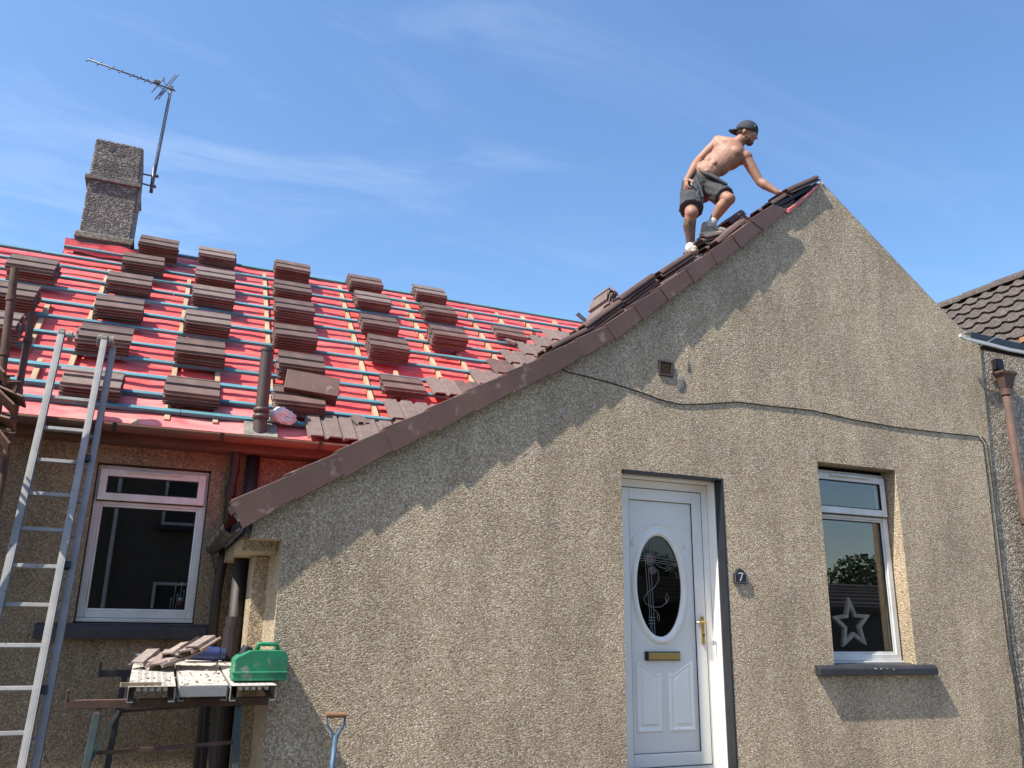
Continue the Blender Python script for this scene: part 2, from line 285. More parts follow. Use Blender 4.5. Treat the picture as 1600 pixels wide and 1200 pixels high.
NB = bmesh.new
def inst(name, me, mtx, parent):
    o = bpy.data.objects.new(name, me); COL.objects.link(o); o.parent = parent; o.matrix_basis = mtx; return o

# ------------------------------------------------------------------ roof survey
TH = R(40.0); U_ = Vector((0, math.cos(TH), math.sin(TH))); NRM = Vector((0, -math.sin(TH), math.cos(TH)))
E0 = Vector((0, 1.55, 2.735))            # eave line of the low wing
def roof(X, s, h=0.0): return Vector((X, 0, 0)) + E0 + U_*s + NRM*h
def on_roof(px, py, h=0.0):
    p = atP(px, py, NRM, E0 + NRM*h); return p.x, (p - E0 - NRM*h).dot(U_)
YW = 1.70                                  # face of the low wing's wall
GC = 0.71                                  # gable corner X
# top edge of the verge, surveyed at its joints, on the plane of the verge's face
VU = [(363,787),(447,747),(526,710),(602,673),(671,642),(733,613),(793,586),(847,560.5),(902,533.5),(948,511),(991,479),(1032,452),(1071.5,421),(1111,395),(1145,371),(1174,346),(1206,322)]
VL = [(378,823),(462.5,779),(538,743),(615,704),(683,672),(743,641),(802,613),(859,586),(912,556.5),(961.5,529),(1004.5,499),(1044.7,468.5),(1084,440),(1120,412),(1157,386.5),(1193,359),(1229,330)]
YV = -0.055
PU = [atY(x, y, YV) for x, y in VU]; PL = [atY(x, y, YV) for x, y in VL]
def line_z(pts, X):
    if X <= pts[0][0]: a, b = pts[0], pts[1]
    elif X >= pts[-1][0]: a, b = pts[-2], pts[-1]
    else:
        for a, b in zip(pts, pts[1:]):
            if a[0] <= X <= b[0]: break
    return a[1] + (b[1]-a[1])*(X-a[0])/(b[0]-a[0])
APEX = atY(1283, 284, 0)
ULINE = [(p.x, p.z) for p in PU] + [(APEX.x, APEX.z+0.05)]
LLINE = [(p.x, p.z) for p in PL] + [(APEX.x, APEX.z)]
def gz(X): return line_z(ULINE, X) - 0.03          # gable roof surface
def gslope(X): return math.atan2(gz(X+0.15)-gz(X-0.15), 0.3)
RSL = atY(1475, 487, 0); RC_T = atY(1531, 541, 0); RC_B = atY(1594, 1188, 0)

# ================================================================== SETTING
bm = NB(); bmesh.ops.create_grid(bm, x_segments=2, y_segments=2, size=120); g = ob('ground', bm, 'ground', kind='structure')
bm = NB(); box(bm, (4, -9.5, 0.004), (90, 4.6, 0.008)); ob('road', bm, 'road', kind='structure')

# ================================================================== HOUSE
house = thing('house', 'beige pebble dashed cottage being re-roofed with red membrane and a tall gable', 'house', (3, 2, 0))

def wall_with_holes(name, outline, holes, y, depth, m, parent, label=None):
    """front sheet with openings, outline/holes in (x,z), plus edge returns"""
    bm = NB()
    loops = [[Vector((p[0], p[1], 0)) for p in outline]] + [[Vector((p[0], p[1], 0)) for p in h] for h in holes]
    flat = [q for l in loops for q in l]
    for yy in (y, y+depth):
        vs = [bm.verts.new((q.x, yy, q.y)) for q in flat]
        for t in tessellate_polygon(loops):
            try: bm.faces.new([vs[i] for i in t])
            except ValueError: pass
        if yy == y: fv = vs
        else: bv = vs
    i0 = 0
    for l in loops:
        n = len(l)
        for k in range(n):
            a, b = i0+k, i0+(k+1) % n
            bm.faces.new((fv[a], fv[b], bv[b], bv[a]))
        i0 += n
    return ob(name, bm, m, parent, label=label)

# gable wall
mid = [((a.x+b.x)/2, (a.z+b.z)/2) for a, b in zip(PU, PL)]
out = [(GC, -0.1), (GC, 1.80), (mid[0][0]+0.10, 1.80), (mid[0][0]+0.10, mid[0][1]+0.02)] + mid[1:-1] + [((PL[-1].x), PL[-1].z+0.005), (APEX.x, APEX.z), (RSL.x, RSL.z), (RC_T.x, RC_T.z), (RC_B.x, -0.1)]
DX0, DX1 = atY(971,735,0).x, atY(1129,747,0).x; DZ1 = atY(1050,740.5,0).z; DZ0 = 0.30
WX0, WX1 = atY(1277,720,0).x, atY(1399,737,0).x; WZ1 = atY(1277,720,0).z-0.005; WZ0 = atY(1303,1040,0).z
VX0, VX1 = atY(1028,562,0).x, atY(1052,592,0).x; VZ1, VZ0 = atY(1029,562,0).z, atY(1051,590,0).z
rect = lambda x0,x1,z0,z1: [(x0,z0),(x1,z0),(x1,z1),(x0,z1)]
wall_with_holes('gable_wall', out, [rect(DX0,DX1,DZ0,DZ1), rect(WX0,WX1,WZ0,WZ1), rect(VX0,VX1,VZ0,VZ1)], 0, 0.17, 'dash', house)
# inner leaf closing the reveals behind the wall line
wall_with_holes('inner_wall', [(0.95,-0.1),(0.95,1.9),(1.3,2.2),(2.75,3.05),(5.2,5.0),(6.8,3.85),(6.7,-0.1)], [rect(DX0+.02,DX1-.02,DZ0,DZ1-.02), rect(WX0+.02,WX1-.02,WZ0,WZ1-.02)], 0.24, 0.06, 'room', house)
# return wall of the gable, stepped back behind the corner, with the block carrying the eave
bm = NB(); box(bm, (GC+0.25, 0.935, 0.85), (0.499, 1.525, 1.9)); 
ob('return_wall', bm, 'dash', house)
bm = NB(); box(bm, (0.665, 1.14, 0.80), (0.095, 1.11, 1.86)); ob('return_pier', bm, 'dash', house)
bm = NB(); box(bm, (0.60, 0.93, 1.80), (0.215, 1.52, 0.13), None); ob('eave_block', bm, 'dash', house)
# right side wall
bm = NB(); box(bm, (RC_B.x-0.10+0.03, 2.4, 1.95), (0.16, 4.4, 4.0)); ob('side_wall', bm, 'dash', house)
# low wing wall with window opening
LX0, LX1 = atY(152,728,YW).x, atY(330,738,YW).x; LZ1, LZ0 = atY(240,728,YW).z, atY(200,975,YW).z
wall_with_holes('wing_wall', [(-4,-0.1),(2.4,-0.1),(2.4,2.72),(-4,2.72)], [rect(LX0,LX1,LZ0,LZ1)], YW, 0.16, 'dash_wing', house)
bm = NB(); box(bm, (-4.1, 4, 1.35), (0.2, 4.6, 2.9)); ob('end_wall', bm, 'dash', house)
# dark rooms behind the windows
def room(name, x0, x1, y0, y1, z0, z1):
    bm = NB(); box(bm, ((x0+x1)/2, (y0+y1)/2, (z0+z1)/2), (x1-x0, y1-y0, z1-z0))
    for f in [f for f in bm.faces if f.calc_center_median().y < y0+0.01]: bm.faces.remove(f)
    return ob(name, bm, 'room', house)
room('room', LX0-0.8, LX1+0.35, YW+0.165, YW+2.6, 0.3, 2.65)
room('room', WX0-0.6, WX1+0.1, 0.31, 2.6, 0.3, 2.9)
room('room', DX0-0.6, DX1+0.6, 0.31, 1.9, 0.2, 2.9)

# ---------------------------------------------------------------- window builder
def ring(bm, x0, x1, z0, z1, w, y0, y1, wb=None):
    wb = wb or w
    for (a, b, c, d) in ((x0, x0+w, z0, z1), (x1-w, x1, z0, z1), (x0+w, x1-w, z1-w, z1), (x0+w, x1-w, z0, z0+wb)):
        box(bm, ((a+b)/2, (y0+y1)/2, (c+d)/2), (b-a, y1-y0, d-c))
def window(x0, x1, z0, z1, yf, split, m, top_open=0.0, label=None):
    """a top-hung vent above a fixed pane; yf = outer face of the frame"""
    bm = NB(); ring(bm, x0, x1, z0+0.03, z1, 0.052, yf, yf+0.07)
    box(bm, ((x0+x1)/2, yf+0.035, split), (x1-x0-0.104, 0.066, 0.05))
    w = ob('window', bm, m, house, bevel=0.006, label=label)
    bm = NB(); box(bm, ((x0+x1)/2, yf+0.02, z0+0.015), (x1-x0+0.0, 0.10, 0.028)); ob('window_board', bm, m, w, bevel=0.006)
    # vent sash
    bm = NB(); ring(bm, x0+0.022, x1-0.022, split+0.006, z1-0.03, 0.055, yf-0.03, yf+0.0-0.002)
    s = ob('vent_sash', bm, m, w, bevel=0.005)
    bm = NB(); ring(bm, x0+0.018, x1-0.018, split-0.003, split+0.004, 0.003, yf-0.012, yf-0.004); ob('seal', bm, 'gasket', w)
    bm = NB(); xc = (x0+x1)/2; box(bm, (xc, yf-0.040, z1-0.045), ((x1-x0)*0.50, 0.018, 0.020)); box(bm, (xc, yf-0.050, z1-0.049), ((x1-x0)*0.46, 0.006, 0.006)); ob('trickle_vent', bm, m, w, bevel=0.003)
    bm = NB(); box(bm, (xc, yf-0.012, (split+0.061+z1-0.085)/2), (x1-x0-0.15, 0.004, z1-0.085-split-0.058)); ob('pane', bm, 'glass', w)
    bm = NB(); ring(bm, x0+0.077, x1-0.077, split+0.061, z1-0.085, 0.007, yf-0.026, yf-0.008); ob('gasket', bm, 'gasket', w)
    # fixed pane with bead
    a, b, c, d = x0+0.052, x1-0.052, z0+0.082, split-0.025
    bm = NB(); ring(bm, a, b, c, d, 0.016, yf+0.012, yf+0.03); ob('glazing_bead', bm, m, w, bevel=0.005)
    bm = NB(); ring(bm, a+0.016, b-0.016, c+0.016, d-0.016, 0.006, yf+0.018, yf+0.032); ob('gasket', bm, 'gasket', w)
    bm = NB(); box(bm, (xc, yf+0.034, (c+d)/2), (b-a-0.03, 0.004, d-c-0.03)); ob('pane', bm, 'glass', w)
    return w
split_r = atY(1330,806,0.14).z
winr = window(WX0+0.002, WX1-0.018, WZ0, WZ1-0.035, 0.125, split_r, 'upvc_old')
split_l = atY(230,786,YW+0.03).z
winl = window(LX0+0.006, LX1-0.006, LZ0+0.01, LZ1-0.012, YW+0.055, split_l, 'upvc_old')

def sill(x0, x1, z0, z1, yb, proj, name='window_sill'):
    bm = NB()
    pts = [(yb+0.10, z1+0.012), (yb-proj*0.55, z1), (yb-proj, z1-0.022), (yb-proj, z0), (yb+0.10, z0)]
    sweep(bm, pts, lambda k, a, b: Vector((x0 if k == 0 else x1, a, b)))
    return ob(name, bm, 'sill', house, bevel=0.006)
a = atY(1281,1046,-0.05); b = atY(1466,1050,-0.05); c = atY(1300,1056,-0.05)
sill(a.x, b.x, c.z, WZ0+0.002, 0, 0.055)
a = atY(52,985,YW-.06); b = atY(325,985,YW-.06)
sill(a.x, b.x, atY(200,999,YW-.06).z, LZ0+0.0, YW, 0.065)
# bed of mortar splashes on the right sill
bm = NB()
for k in range(7):
    ball(bm, (5.42+0.035*random.uniform(-3,3), -0.052+random.uniform(-0.004,0.004), WZ0-0.012-random.uniform(0,0.02)), (random.uniform(.006,.02), .004, random.uniform(.003,.009)), u=8, v=5)
ob('mortar_splash', bm, 'mortar', house, kind='stuff')

# wall vent
bm = NB(); ring(bm, VX0+.003, VX1-.003, VZ0+.003, VZ1-.003, 0.016, -0.012, 0.05); v = ob('air_vent', bm, 'pipe_brown', house, bevel=0.003)
for k in range(8):
    z = VZ0+0.022+(VZ1-VZ0-0.044)*(k+0.5)/8
    bm = NB(); box(bm, ((VX0+VX1)/2, 0.004, z), (VX1-VX0-0.034, 0.009, 0.0045), Matrix.Rotation(R(20), 3, 'X')); ob('slat', bm, 'vent_slat', v)
bm = NB(); box(bm, ((VX0+VX1)/2, 0.075, (VZ0+VZ1)/2), (VX1-VX0, 0.02, VZ1-VZ0)); ob('backing', bm, 'gasket', v)
# cement patches round the vent
bm = NB(); 
for (x, y, w_, h_) in ((1064,600,0.10,0.15),(1075,572,0.035,0.12)):
    p = atY(x, y, 0); ball(bm, (p.x, 0.004, p.z), (w_/2, 0.012, h_/2), u=14, v=8)
ob('cement_patch', bm, 'cement', house, smooth=True)

# ---------------------------------------------------------------- door
door = thing('front_door', 'x', 'x', (DX0, 0.2, DZ0)); 
del door['label']; del door['category']; door.parent = house; door.matrix_parent_inverse = world(house).inverted()
YD = 0.185                     # face of the door frame
bm = NB()                      # black painted outer reveal band
box(bm, (DX1-0.006, 0.045, (DZ0+DZ1)/2), (0.014, 0.094, DZ1-DZ0)); box(bm, ((DX0+DX1)/2, 0.045, DZ1-0.006), (DX1-DX0-0.03, 0.094, 0.014))
ob('black_reveal', bm, 'black', door)
bm = NB()                      # white lining
box(bm, (DX1-0.010, 0.142, (DZ0+DZ1)/2), (0.022, 0.098, DZ1-DZ0-0.03)); box(bm, ((DX0+DX1)/2-.01, 0.142, DZ1-0.018), (DX1-DX0-0.05, 0.098, 0.024)); box(bm, (DX0+0.010, 0.142, (DZ0+DZ1)/2), (0.022, 0.098, DZ1-DZ0-0.03))
ob('door_lining', bm, 'upvc', door, bevel=0.004)
FX0, FX1, FZ0, FZ1 = DX0+0.0, DX1-0.022, DZ0, DZ1-0.032
bm = NB(); ring(bm, FX0, FX1, FZ0, FZ1, 0.062, YD, YD+0.07); ring(bm, FX0+0.062, FX1-0.062, FZ0+.062, FZ1-0.062, 0.012, YD+0.012, YD+0.06)
ob('door_frame', bm, 'upvc', door, bevel=0.005)
LXa, LXb, LZa, LZb = FX0+0.075, FX1-0.062-0.003, FZ0+0.065, FZ1-0.066
bm = NB(); ring(bm, LXa, LXb, LZa, LZb, 0.088, YD-0.006, YD+0.05); leafframe = ob('door_leaf', bm, 'upvc', door, bevel=0.006)
PX0, PX1, PZ0, PZ1 = LXa+0.088, LXb-0.088, LZa+0.088, LZb-0.088
bm = NB(); ring(bm, LXa-0.004, LXb+0.004, LZa-0.004, LZb+0.004, 0.0042, YD-0.002, YD+0.02); ring(bm, PX0-.001, PX1+.001, PZ0-.001, PZ1+.001, 0.004, YD-0.0, YD+0.02); ob('door_seal', bm, 'gasket', door)
# centre panel with an oval opening
def ell(cx, cz, rx, rz, n=48, a0=0, a1=2*math.pi): return [(cx+rx*math.cos(a0+(a1-a0)*k/n), cz+rz*math.sin(a0+(a1-a0)*k/n)) for k in range(n if a1-a0 > 6.2 else n+1)]
oT, oB = atY(1026,836,YD).z, atY(1034,996,YD).z; oL, oR = atY(996,916,YD).x, atY(1066,918,YD).x
OC = ((oL+oR)/2, (oT+oB)/2); OR = ((oR-oL)/2, (oT-oB)/2)
def sheet(outline, holes, y, d, name, m, parent, bevel=0):
    o = wall_with_holes(name, outline, holes, y, d, m, parent)
    if bevel: b = o.modifiers.new('bevel', 'BEVEL'); b.width = bevel; b.segments = 2; b.limit_method = 'ANGLE'; b.angle_limit = R(50)
    return o
sheet(rect(PX0, PX1, PZ0, PZ1), [ell(*OC, *OR)], YD+0.010, 0.02, 'door_panel', 'upvc', leafframe)
def _noop(): pass
def oval_ring(name, rx0, rz0, rx1, rz1, y, h, m, cx=OC[0], cz=OC[1], a0=0, a1=2*math.pi, n=56):
    bm = NB(); full = a1-a0 > 6.2; N_ = n if full else n+1; rings = []
    prof = [(0, 0), (0.18, 0.7), (0.38, 1.0), (0.62, 1.0), (0.82, 0.7), (1, 0)]
    for k in range(N_):
        t = a0+(a1-a0)*k/n; row = []
        for (q, hh) in prof:
            row.append(bm.verts.new((cx+(rx0+(rx1-rx0)*q)*math.cos(t), y-h*hh, cz+(rz0+(rz1-rz0)*q)*math.sin(t))))
        rings.append(row)
    for k in range(N_ if full else N_-1):
        A, B = rings[k], rings[(k+1) % N_]
        for j in range(len(prof)-1): bm.faces.new((A[j], A[j+1], B[j+1], B[j]))
    if not full:
        for A in (rings[0], rings[-1]): bm.faces.new(A)
    return ob(name, bm, m, leafframe, smooth=True)
oval_ring('oval_moulding', OR[0]-0.004, OR[1]-0.004, OR[0]+0.048, OR[1]+0.052, YD+0.012, 0.022, 'upvc')
oval_ring('arch_moulding', OR[0]+0.075, OR[1]+0.075, OR[0]+0.115, OR[1]+0.118, YD+0.012, 0.014, 'upvc', a0=R(38), a1=R(142), n=30)
bm = NB(); vs = [bm.verts.new((x, YD+0.022, z)) for x, z in ell(*OC, *OR)]; bm.faces.new(vs); ob('oval_glass', bm, 'glass_door', leafframe)
# leaded rose design
def lead(pts, r=0.0016, m='lead', name='leading', bm_=None):
    b_ = bm_ or NB(); tube(b_, [(OC[0]+x*OR[0], YD+0.0185, OC[1]+z*OR[1]) for x, z in pts], r, 6)
    return b_
bm = NB()
lead([(-0.62,0.80),(-0.42,-0.88)][:1]+[(-0.40,-0.86)], bm_=bm)
lead([(-0.50,0.84),(-0.32,-0.92)], bm_=bm); lead([(-0.38,0.88),(-0.22,-0.94)], bm_=bm)
for z in (0.50, 0.555, 0.46): lead([(-0.86,z+0.03),(0.84,z-0.05)], bm_=bm)
for zz in (-0.62,-0.68,-0.74): lead([(-0.5,zz),(-0.2,zz)], bm_=bm)
def spiral(cx, cz, r, turns=1.0, n=16, a0=0, shrink=0.0): return [(cx+r*(1-shrink*k/n)*math.cos(a0+turns*2*math.pi*k/n), cz+r*0.5*(1-shrink*k/n)*math.sin(a0+turns*2*math.pi*k/n)) for k in range(n+1)]
lead(spiral(-0.36,0.52,0.24), bm_=bm); lead(spiral(-0.36,0.52,0.16, 1.3, 22, 1, 0.5), bm_=bm); lead(spiral(-0.26,0.30,0.15), bm_=bm); lead(spiral(-0.26,0.30,0.09,1,12,1,0.4), bm_=bm)
lead([(-0.18,0.36),(0.02,0.26),(0.0,0.10),(-0.2,-0.04),(-0.5,-0.14),(-0.68,-0.26),(-0.6,-0.36),(-0.3,-0.42),(0.05,-0.42),(0.3,-0.34),(0.34,-0.26)], bm_=bm)
lead([(0.34,-0.34),(0.28,-0.24),(0.36,-0.15),(0.43,-0.24),(0.34,-0.34)], bm_=bm)
lead([(-0.25,-0.46),(-0.12,-0.52),(0.0,-0.6),(-0.04,-0.7),(-0.12,-0.62),(-0.06,-0.54)], bm_=bm)
lead([(-0.1,0.42),(0.1,0.36),(0.35,0.34),(0.45,0.40),(0.55,0.38),(0.5,0.32),(0.3,0.28)], bm_=bm)
ob('leading', bm, 'lead', leafframe)
bm = NB(); 
for cx, cz, rr in ((-0.36,0.52,0.2),(-0.26,0.30,0.12)): bm.faces.new([bm.verts.new((OC[0]+x*OR[0], YD+0.0205, OC[1]+z*OR[1])) for x, z in ell(cx, cz, rr, rr*0.5, 14)])
ob('rose_glass', bm, 'redglass', leafframe)
# letterbox
lx0, lx1 = atY(1008,1018,YD).x, atY(1062,1018,YD).x; lz1, lz0 = atY(1034,1018,YD).z, atY(1034,1032,YD).z
bm = NB(); box(bm, ((lx0+lx1)/2, YD-0.0, (lz0+lz1)/2), (lx1-lx0, 0.018, lz1-lz0)); lb = ob('letterbox', bm, 'gasket', door, bevel=0.004)
bm = NB(); box(bm, ((lx0+lx1)/2+0.006, YD-0.014, (lz0+lz1)/2), (lx1-lx0-0.026, 0.010, lz1-lz0-0.014)); ob('letter_flap', bm, 'brass', lb, bevel=0.003)
# two raised lower panels with swept tops
pzb = atY(1010,1146,YD).z
def lower_panel(xa, xb, za, ztl, ztr, zm, mir):
    def shp(i):
        pts = [(xa+i, za+i), (xb-i, za+i)]
        if mir: pts += [(xb-i, ztr-i), (xb-0.05, ztr-i*0.9-0.002), (xa+i+0.02, ztl-i), (xa+i, ztl-i)]
        else: pts += [(xb-i, ztr-i), (xb-i-0.02, ztr-i), (xa+0.05, ztl-i*0.9-0.002), (xa+i, ztl-i)]
        return pts
    bm = NB(); levels = [(0, 0.0), (0.012, 0.012), (0.022, 0.012), (0.032, 0.003), (0.046, 0.003), (0.062, 0.014)]
    rows = [[bm.verts.new((p[0], YD+0.012-h, p[1])) for p in shp(i)] for i, h in levels]
    for A, B in zip(rows, rows[1:]):
        for k in range(6): bm.faces.new((A[k], A[(k+1)%6], B[(k+1)%6], B[k]))
    bm.faces.new(rows[-1]); ob('raised_panel', bm, 'upvc', leafframe)
wpan = PX1-PX0; pt = lz0-0.055
lower_panel(PX0+0.03, PX0+0.03+wpan*0.40, pzb, pt+0.05, pt-0.03, 0, True)
lower_panel(PX1-0.03-wpan*0.40, PX1-0.03, pzb, pt-0.03, pt+0.05, 0, False)
# handle
hx, hz = atY(1098,985,YD-0.01).x, atY(1098,985,YD-0.01).z
bm = NB(); box(bm, (hx, YD-0.014, hz), (0.030, 0.012, 0.205)); h_ = ob('door_handle', bm, 'brass', door, bevel=0.005)
bm = NB(); tube(bm, [(hx, YD-0.018, hz+0.062), (hx, YD-0.055, hz+0.062), (hx-0.015, YD-0.062, hz+0.060), (hx-0.085, YD-0.060, hz+0.056)], [0.009,0.009,0.009,0.007], 10); ob('lever', bm, 'brass', h_, smooth=True)
bm = NB(); tube(bm, [(hx, YD-0.019, hz-0.035), (hx, YD-0.025, hz-0.035)], 0.008, 10); ob('keyhole', bm, 'gasket', h_)
bm = NB(); box(bm, ((DX0+DX1)/2, 0.10, DZ0-0.03), (DX1-DX0+0.02, 0.30, 0.06)); ob('threshold', bm, 'cement', door)

# ---------------------------------------------------------------- red membrane on the wing roof
def valley_x(s):
    z = (E0 + U_*s).z + 0.0
    x = 0.4
    while gz(x) < z and x < 5.3: x += 0.02
    return x
RS = 4.46; XL = -3.8
BAT = [.254,.516,.843,1.169,1.505,1.882,2.254,2.619,2.969,3.308,3.651,3.991,4.341]
from mathutils import noise as nz
def membrane(name, s0, s1, m, nx, ny, h0=0.0, wob=0.0, x0=XL, label=None):
    bm = NB(); rows = []
    for j in range(ny+1):
        s = s0+(s1-s0)*j/ny; xr = valley_x(s)+0.25; row = []; x0_ = x0 if s < 3.79 else max(x0, -1.36)
        for i in range(nx+1):
            x = x0_+(xr-x0_)*i/nx
            hgt = h0 + 0.012*nz.noise(Vector((x*2.6, s*2.4, 1))) + 0.012*max(0, nz.noise(Vector(((x+s*.8)*2.2, (s-x*.35)*9, 9)))-.25)*1.8 + 0.005*nz.noise(Vector((x*9+s*4, s*7, 5)))
            ss = s
            if j == 0 and wob: ss = s + wob*nz.noise(Vector((x*2.3, 0, 3)))
            if ss < 0: row.append(bm.verts.new(roof(x, 0, hgt*0.4)+Vector((0, ss, ss*0.22))))
            else: row.append(bm.verts.new(roof(x, ss, hgt)))
        rows.append(row)
    for A, B in zip(rows, rows[1:]):
        if abs(A[0].co.x-B[0].co.x) > 0.5:
            q_ = [bm.verts.new(v.co.lerp(w.co, 0)) for v, w in zip(B, B)]
            for v in q_: v.co = v.co - U_*((s1-s0)/ny)
            A = q_
        for i in range(nx): bm.faces.new((A[i], A[i+1], B[i+1], B[i]))
    return ob(name, bm, m, house, smooth=True, label=label)
for i_, (a_, b_) in enumerate(((0.30,1.45),(1.36,2.62),(2.53,3.72),(3.60,RS))): membrane('roof_membrane', a_, b_, 'red', 150, 30, -0.046+0.004*(i_ % 2))
membrane('eave_membrane', -0.15, 0.58, 'red_pale', 150, 18, -0.010, wob=0.008, label='faded pink strip of membrane along the eave')
# turned-up corner of membrane left of the chimney foot
bm = NB(); gx = [-1.36,-1.2,-1.0,-0.8,-0.62]; rows = []
for j, (s, h) in enumerate(((3.95,-0.02),(4.0,0.03),(4.05,0.09))):
    rows.append([bm.verts.new(roof(x, s, h+0.015*math.sin(i*2.1+j))) for i, x in enumerate(gx)])
for A, B in zip(rows, rows[1:]):
    for i in range(4): bm.faces.new((A[i], A[i+1], B[i+1], B[i]))
ob('membrane_upstand', bm, 'red', house, smooth=True)
# back slope and underlay so that no light leaks from behind
bm = NB(); t = roof(0, RS, -0.03)
vs = [bm.verts.new(v) for v in ((-1.36, t.y, t.z), (5.6, t.y, t.z), (5.6, t.y+4.3, t.z-3.4), (-1.36, t.y+4.3, t.z-3.4))]; bm.faces.new(vs); t2 = roof(0, 3.68, -0.04)
vs = [bm.verts.new(v) for v in ((XL, t2.y, t2.z), (-1.36, t2.y, t2.z), (-1.36, t.y, t.z), (-1.36, t.y+3.6, t.z-3.0), (XL, t2.y+4.3, t2.z-3.4))]; bm.faces.new(vs); ob('back_slope', bm, 'tile', house)
# rafters' pale counter battens, running up the slope
cb = [((174,422),(99,590)), ((300,437),(255,655)), ((345,536),(334,660)), ((420,428),(415,640)), ((537,447),(582,660)), ((637,465),(681,589)), ((735,484),(770,562)), ((779,489),(792,520)), ((817,494),(834,520)), ((866,501),(874,512)), ((715,545),(738,597)), ((621,580),(636,640)), ((60,560),(52,600)), ((72,470),(50,545)), ((212,655),(208,668))]
for (p, q) in cb:
    a, b = on_roof(*p, 0.0), on_roof(*q, 0.0)
    if b[1] > a[1]: a, b = b, a
    xm = (a[0]+b[0])/2; a = (xm+(a[0]-xm)*0.35, a[1]); b = (xm+(b[0]-xm)*0.35, b[1])
    bm = NB(); bar(bm, roof(a[0], min(a[1], RS-0.03), -0.018), roof(b[0], b[1], -0.018), 0.042, 0.044, NRM); 
    o = ob('counter_batten', bm, 'timber', house, bevel=0.002)
# blue battens
for k, s in enumerate(BAT):
    xe = valley_x(s)+0.03; x = XL+random.uniform(0, 0.5)-0.3 if s < 3.7 else (-1.36 if s < 4.0 else -0.62)
    while x < xe-0.1:
        x2 = min(x+random.choice((1.8, 2.4, 1.65)), xe)
        if xe-x2 < 0.4: x2 = xe
        bm = NB(); w = 0.048 if k not in (6, 2) else 0.055
        bar(bm, roof(x+0.002, s+random.uniform(-.004,.004), 0.017), roof(x2-0.002, s+random.uniform(-.006,.006), 0.017+random.uniform(-.002,.003)), w, 0.031, NRM)
        ob('batten', bm, 'batten', house, bevel=0.002); x = x2
    if k in (6,):
        pass

# ---------------------------------------------------------------- roof tiles
TW, TL_ = 0.33, 0.42
PROF = [(0,0.0),(0.012,0.0),(0.020,0.022),(0.120,0.025),(0.132,0.002),(0.160,0.001),(0.172,0.024),(0.272,0.025),(0.286,0.003),(0.306,0.002),(0.312,0.012),(0.330,0.012)]
def tile_mesh(name, m, L=TL_, w0=0.0, w1=TW, thick=0.013, jag=0.0, ends='tile'):
    bm = NB(); pr = [p for p in PROF if w0 <= p[0] <= w1]
    outl = [(p[0]-TW/2, p[1]+thick) for p in pr] + [(p[0]-TW/2, p[1]) for p in reversed(pr)]
    n = len(outl); A = [bm.verts.new((a, -L/2+jag*random.uniform(-1,1), b)) for a, b in outl]; B = [bm.verts.new((a, L/2+jag*random.uniform(-1,1), b)) for a, b in outl]
    for k in range(n): bm.faces.new((A[k], A[(k+1)%n], B[(k+1)%n], B[k]))
    h = len(pr)
    for rg in (A, B):
        for k in range(h-1): bm.faces.new((rg[k], rg[k+1], rg[n-2-k], rg[n-1-k]))
    finish(bm); me = bpy.data.meshes.new(name); bm.to_mesh(me); bm.free(); me.materials.append(M[m]); return me
TILE = tile_mesh('tile', 'tile'); TILE_D = tile_mesh('tile_dusty', 'tile_dusty'); TILE_CUT = tile_mesh('tile_cut', 'tile_dusty', L=0.25, jag=0.02)
RB = Matrix((Vector((1,0,0)), U_, NRM)).transposed()      # roof basis: X along eave, Y up slope, Z out
def stack(px, py, n, label, dx=0.0, rz=0.0, pitch=0.027, group='stacks of roof tiles laid out on the wing roof'):
    """px,py: upper left corner of the topmost tile"""
    h = 0.030 + n*pitch
    X, s = on_roof(px, py, h)
    cx, cs = X + TL_/2, s - TW/2
    t = thing('tile_stack', label, 'tile stack', roof(cx, cs, 0.032), group)
    t.rotation_euler = (RB @ Matrix.Rotation(rz, 3, 'Z')).to_euler()
    for k in range(n):
        q_ = 0.016 if random.random() < 0.25 else 0.007; jx, jy = random.uniform(-q_,q_), random.uniform(-q_,q_)
        m = Matrix.Translation((jx, jy, k*pitch)) @ Matrix.Rotation(R(90)+random.uniform(-.03,.03), 4, 'Z')
        inst('tile', TILE if random.random() < .8 else TILE_D, m, t)
    return t
cols = {
 'far left column behind the scaffold tubes': [(22,397,6),(-16,436,6),(-48,478,6)],
 'column from the chimney to the ladder': [(221,366,7),(196,393,5),(171,422,5),(153,458,5),(127,504,5),(106,572,4)],
 'column right of the chimney': [(313,384,5),(308,415,5),(303,443,5),(291,482,5),(277,525,5),(262,586,4)],
 'column above the brown vent pipe': [(429,404,6),(428,436,5),(429,464,6),(428,503,6),(434,547,6),(428,600,5)],
 'column of four in the middle of the roof': [(543,427,5),(554,453,5),(561,489,5),(573,521,6)],
 'column of three nearest the gable': [(645,443,5),(657,471,5),(669,506,6)],
}
ordn = ['topmost','second from the top','third from the top','fourth from the top','fifth from the top','sixth from the top']
for cname, lst in cols.items():
    for i, (px, py, n) in enumerate(lst):
        o_ = ordn[i] if i < len(lst)-1 else 'lowest'
        stack(px, py, n, f'{o_} stack in the {cname}', rz=R(random.uniform(-1.5,1.5)))
stack(593, 583, 3, 'low pile of three brown tiles lying near the laid courses', rz=R(-1))
stack(766, 507, 2, 'two brown tiles lying flat high on the roof close to the valley', rz=R(-4))

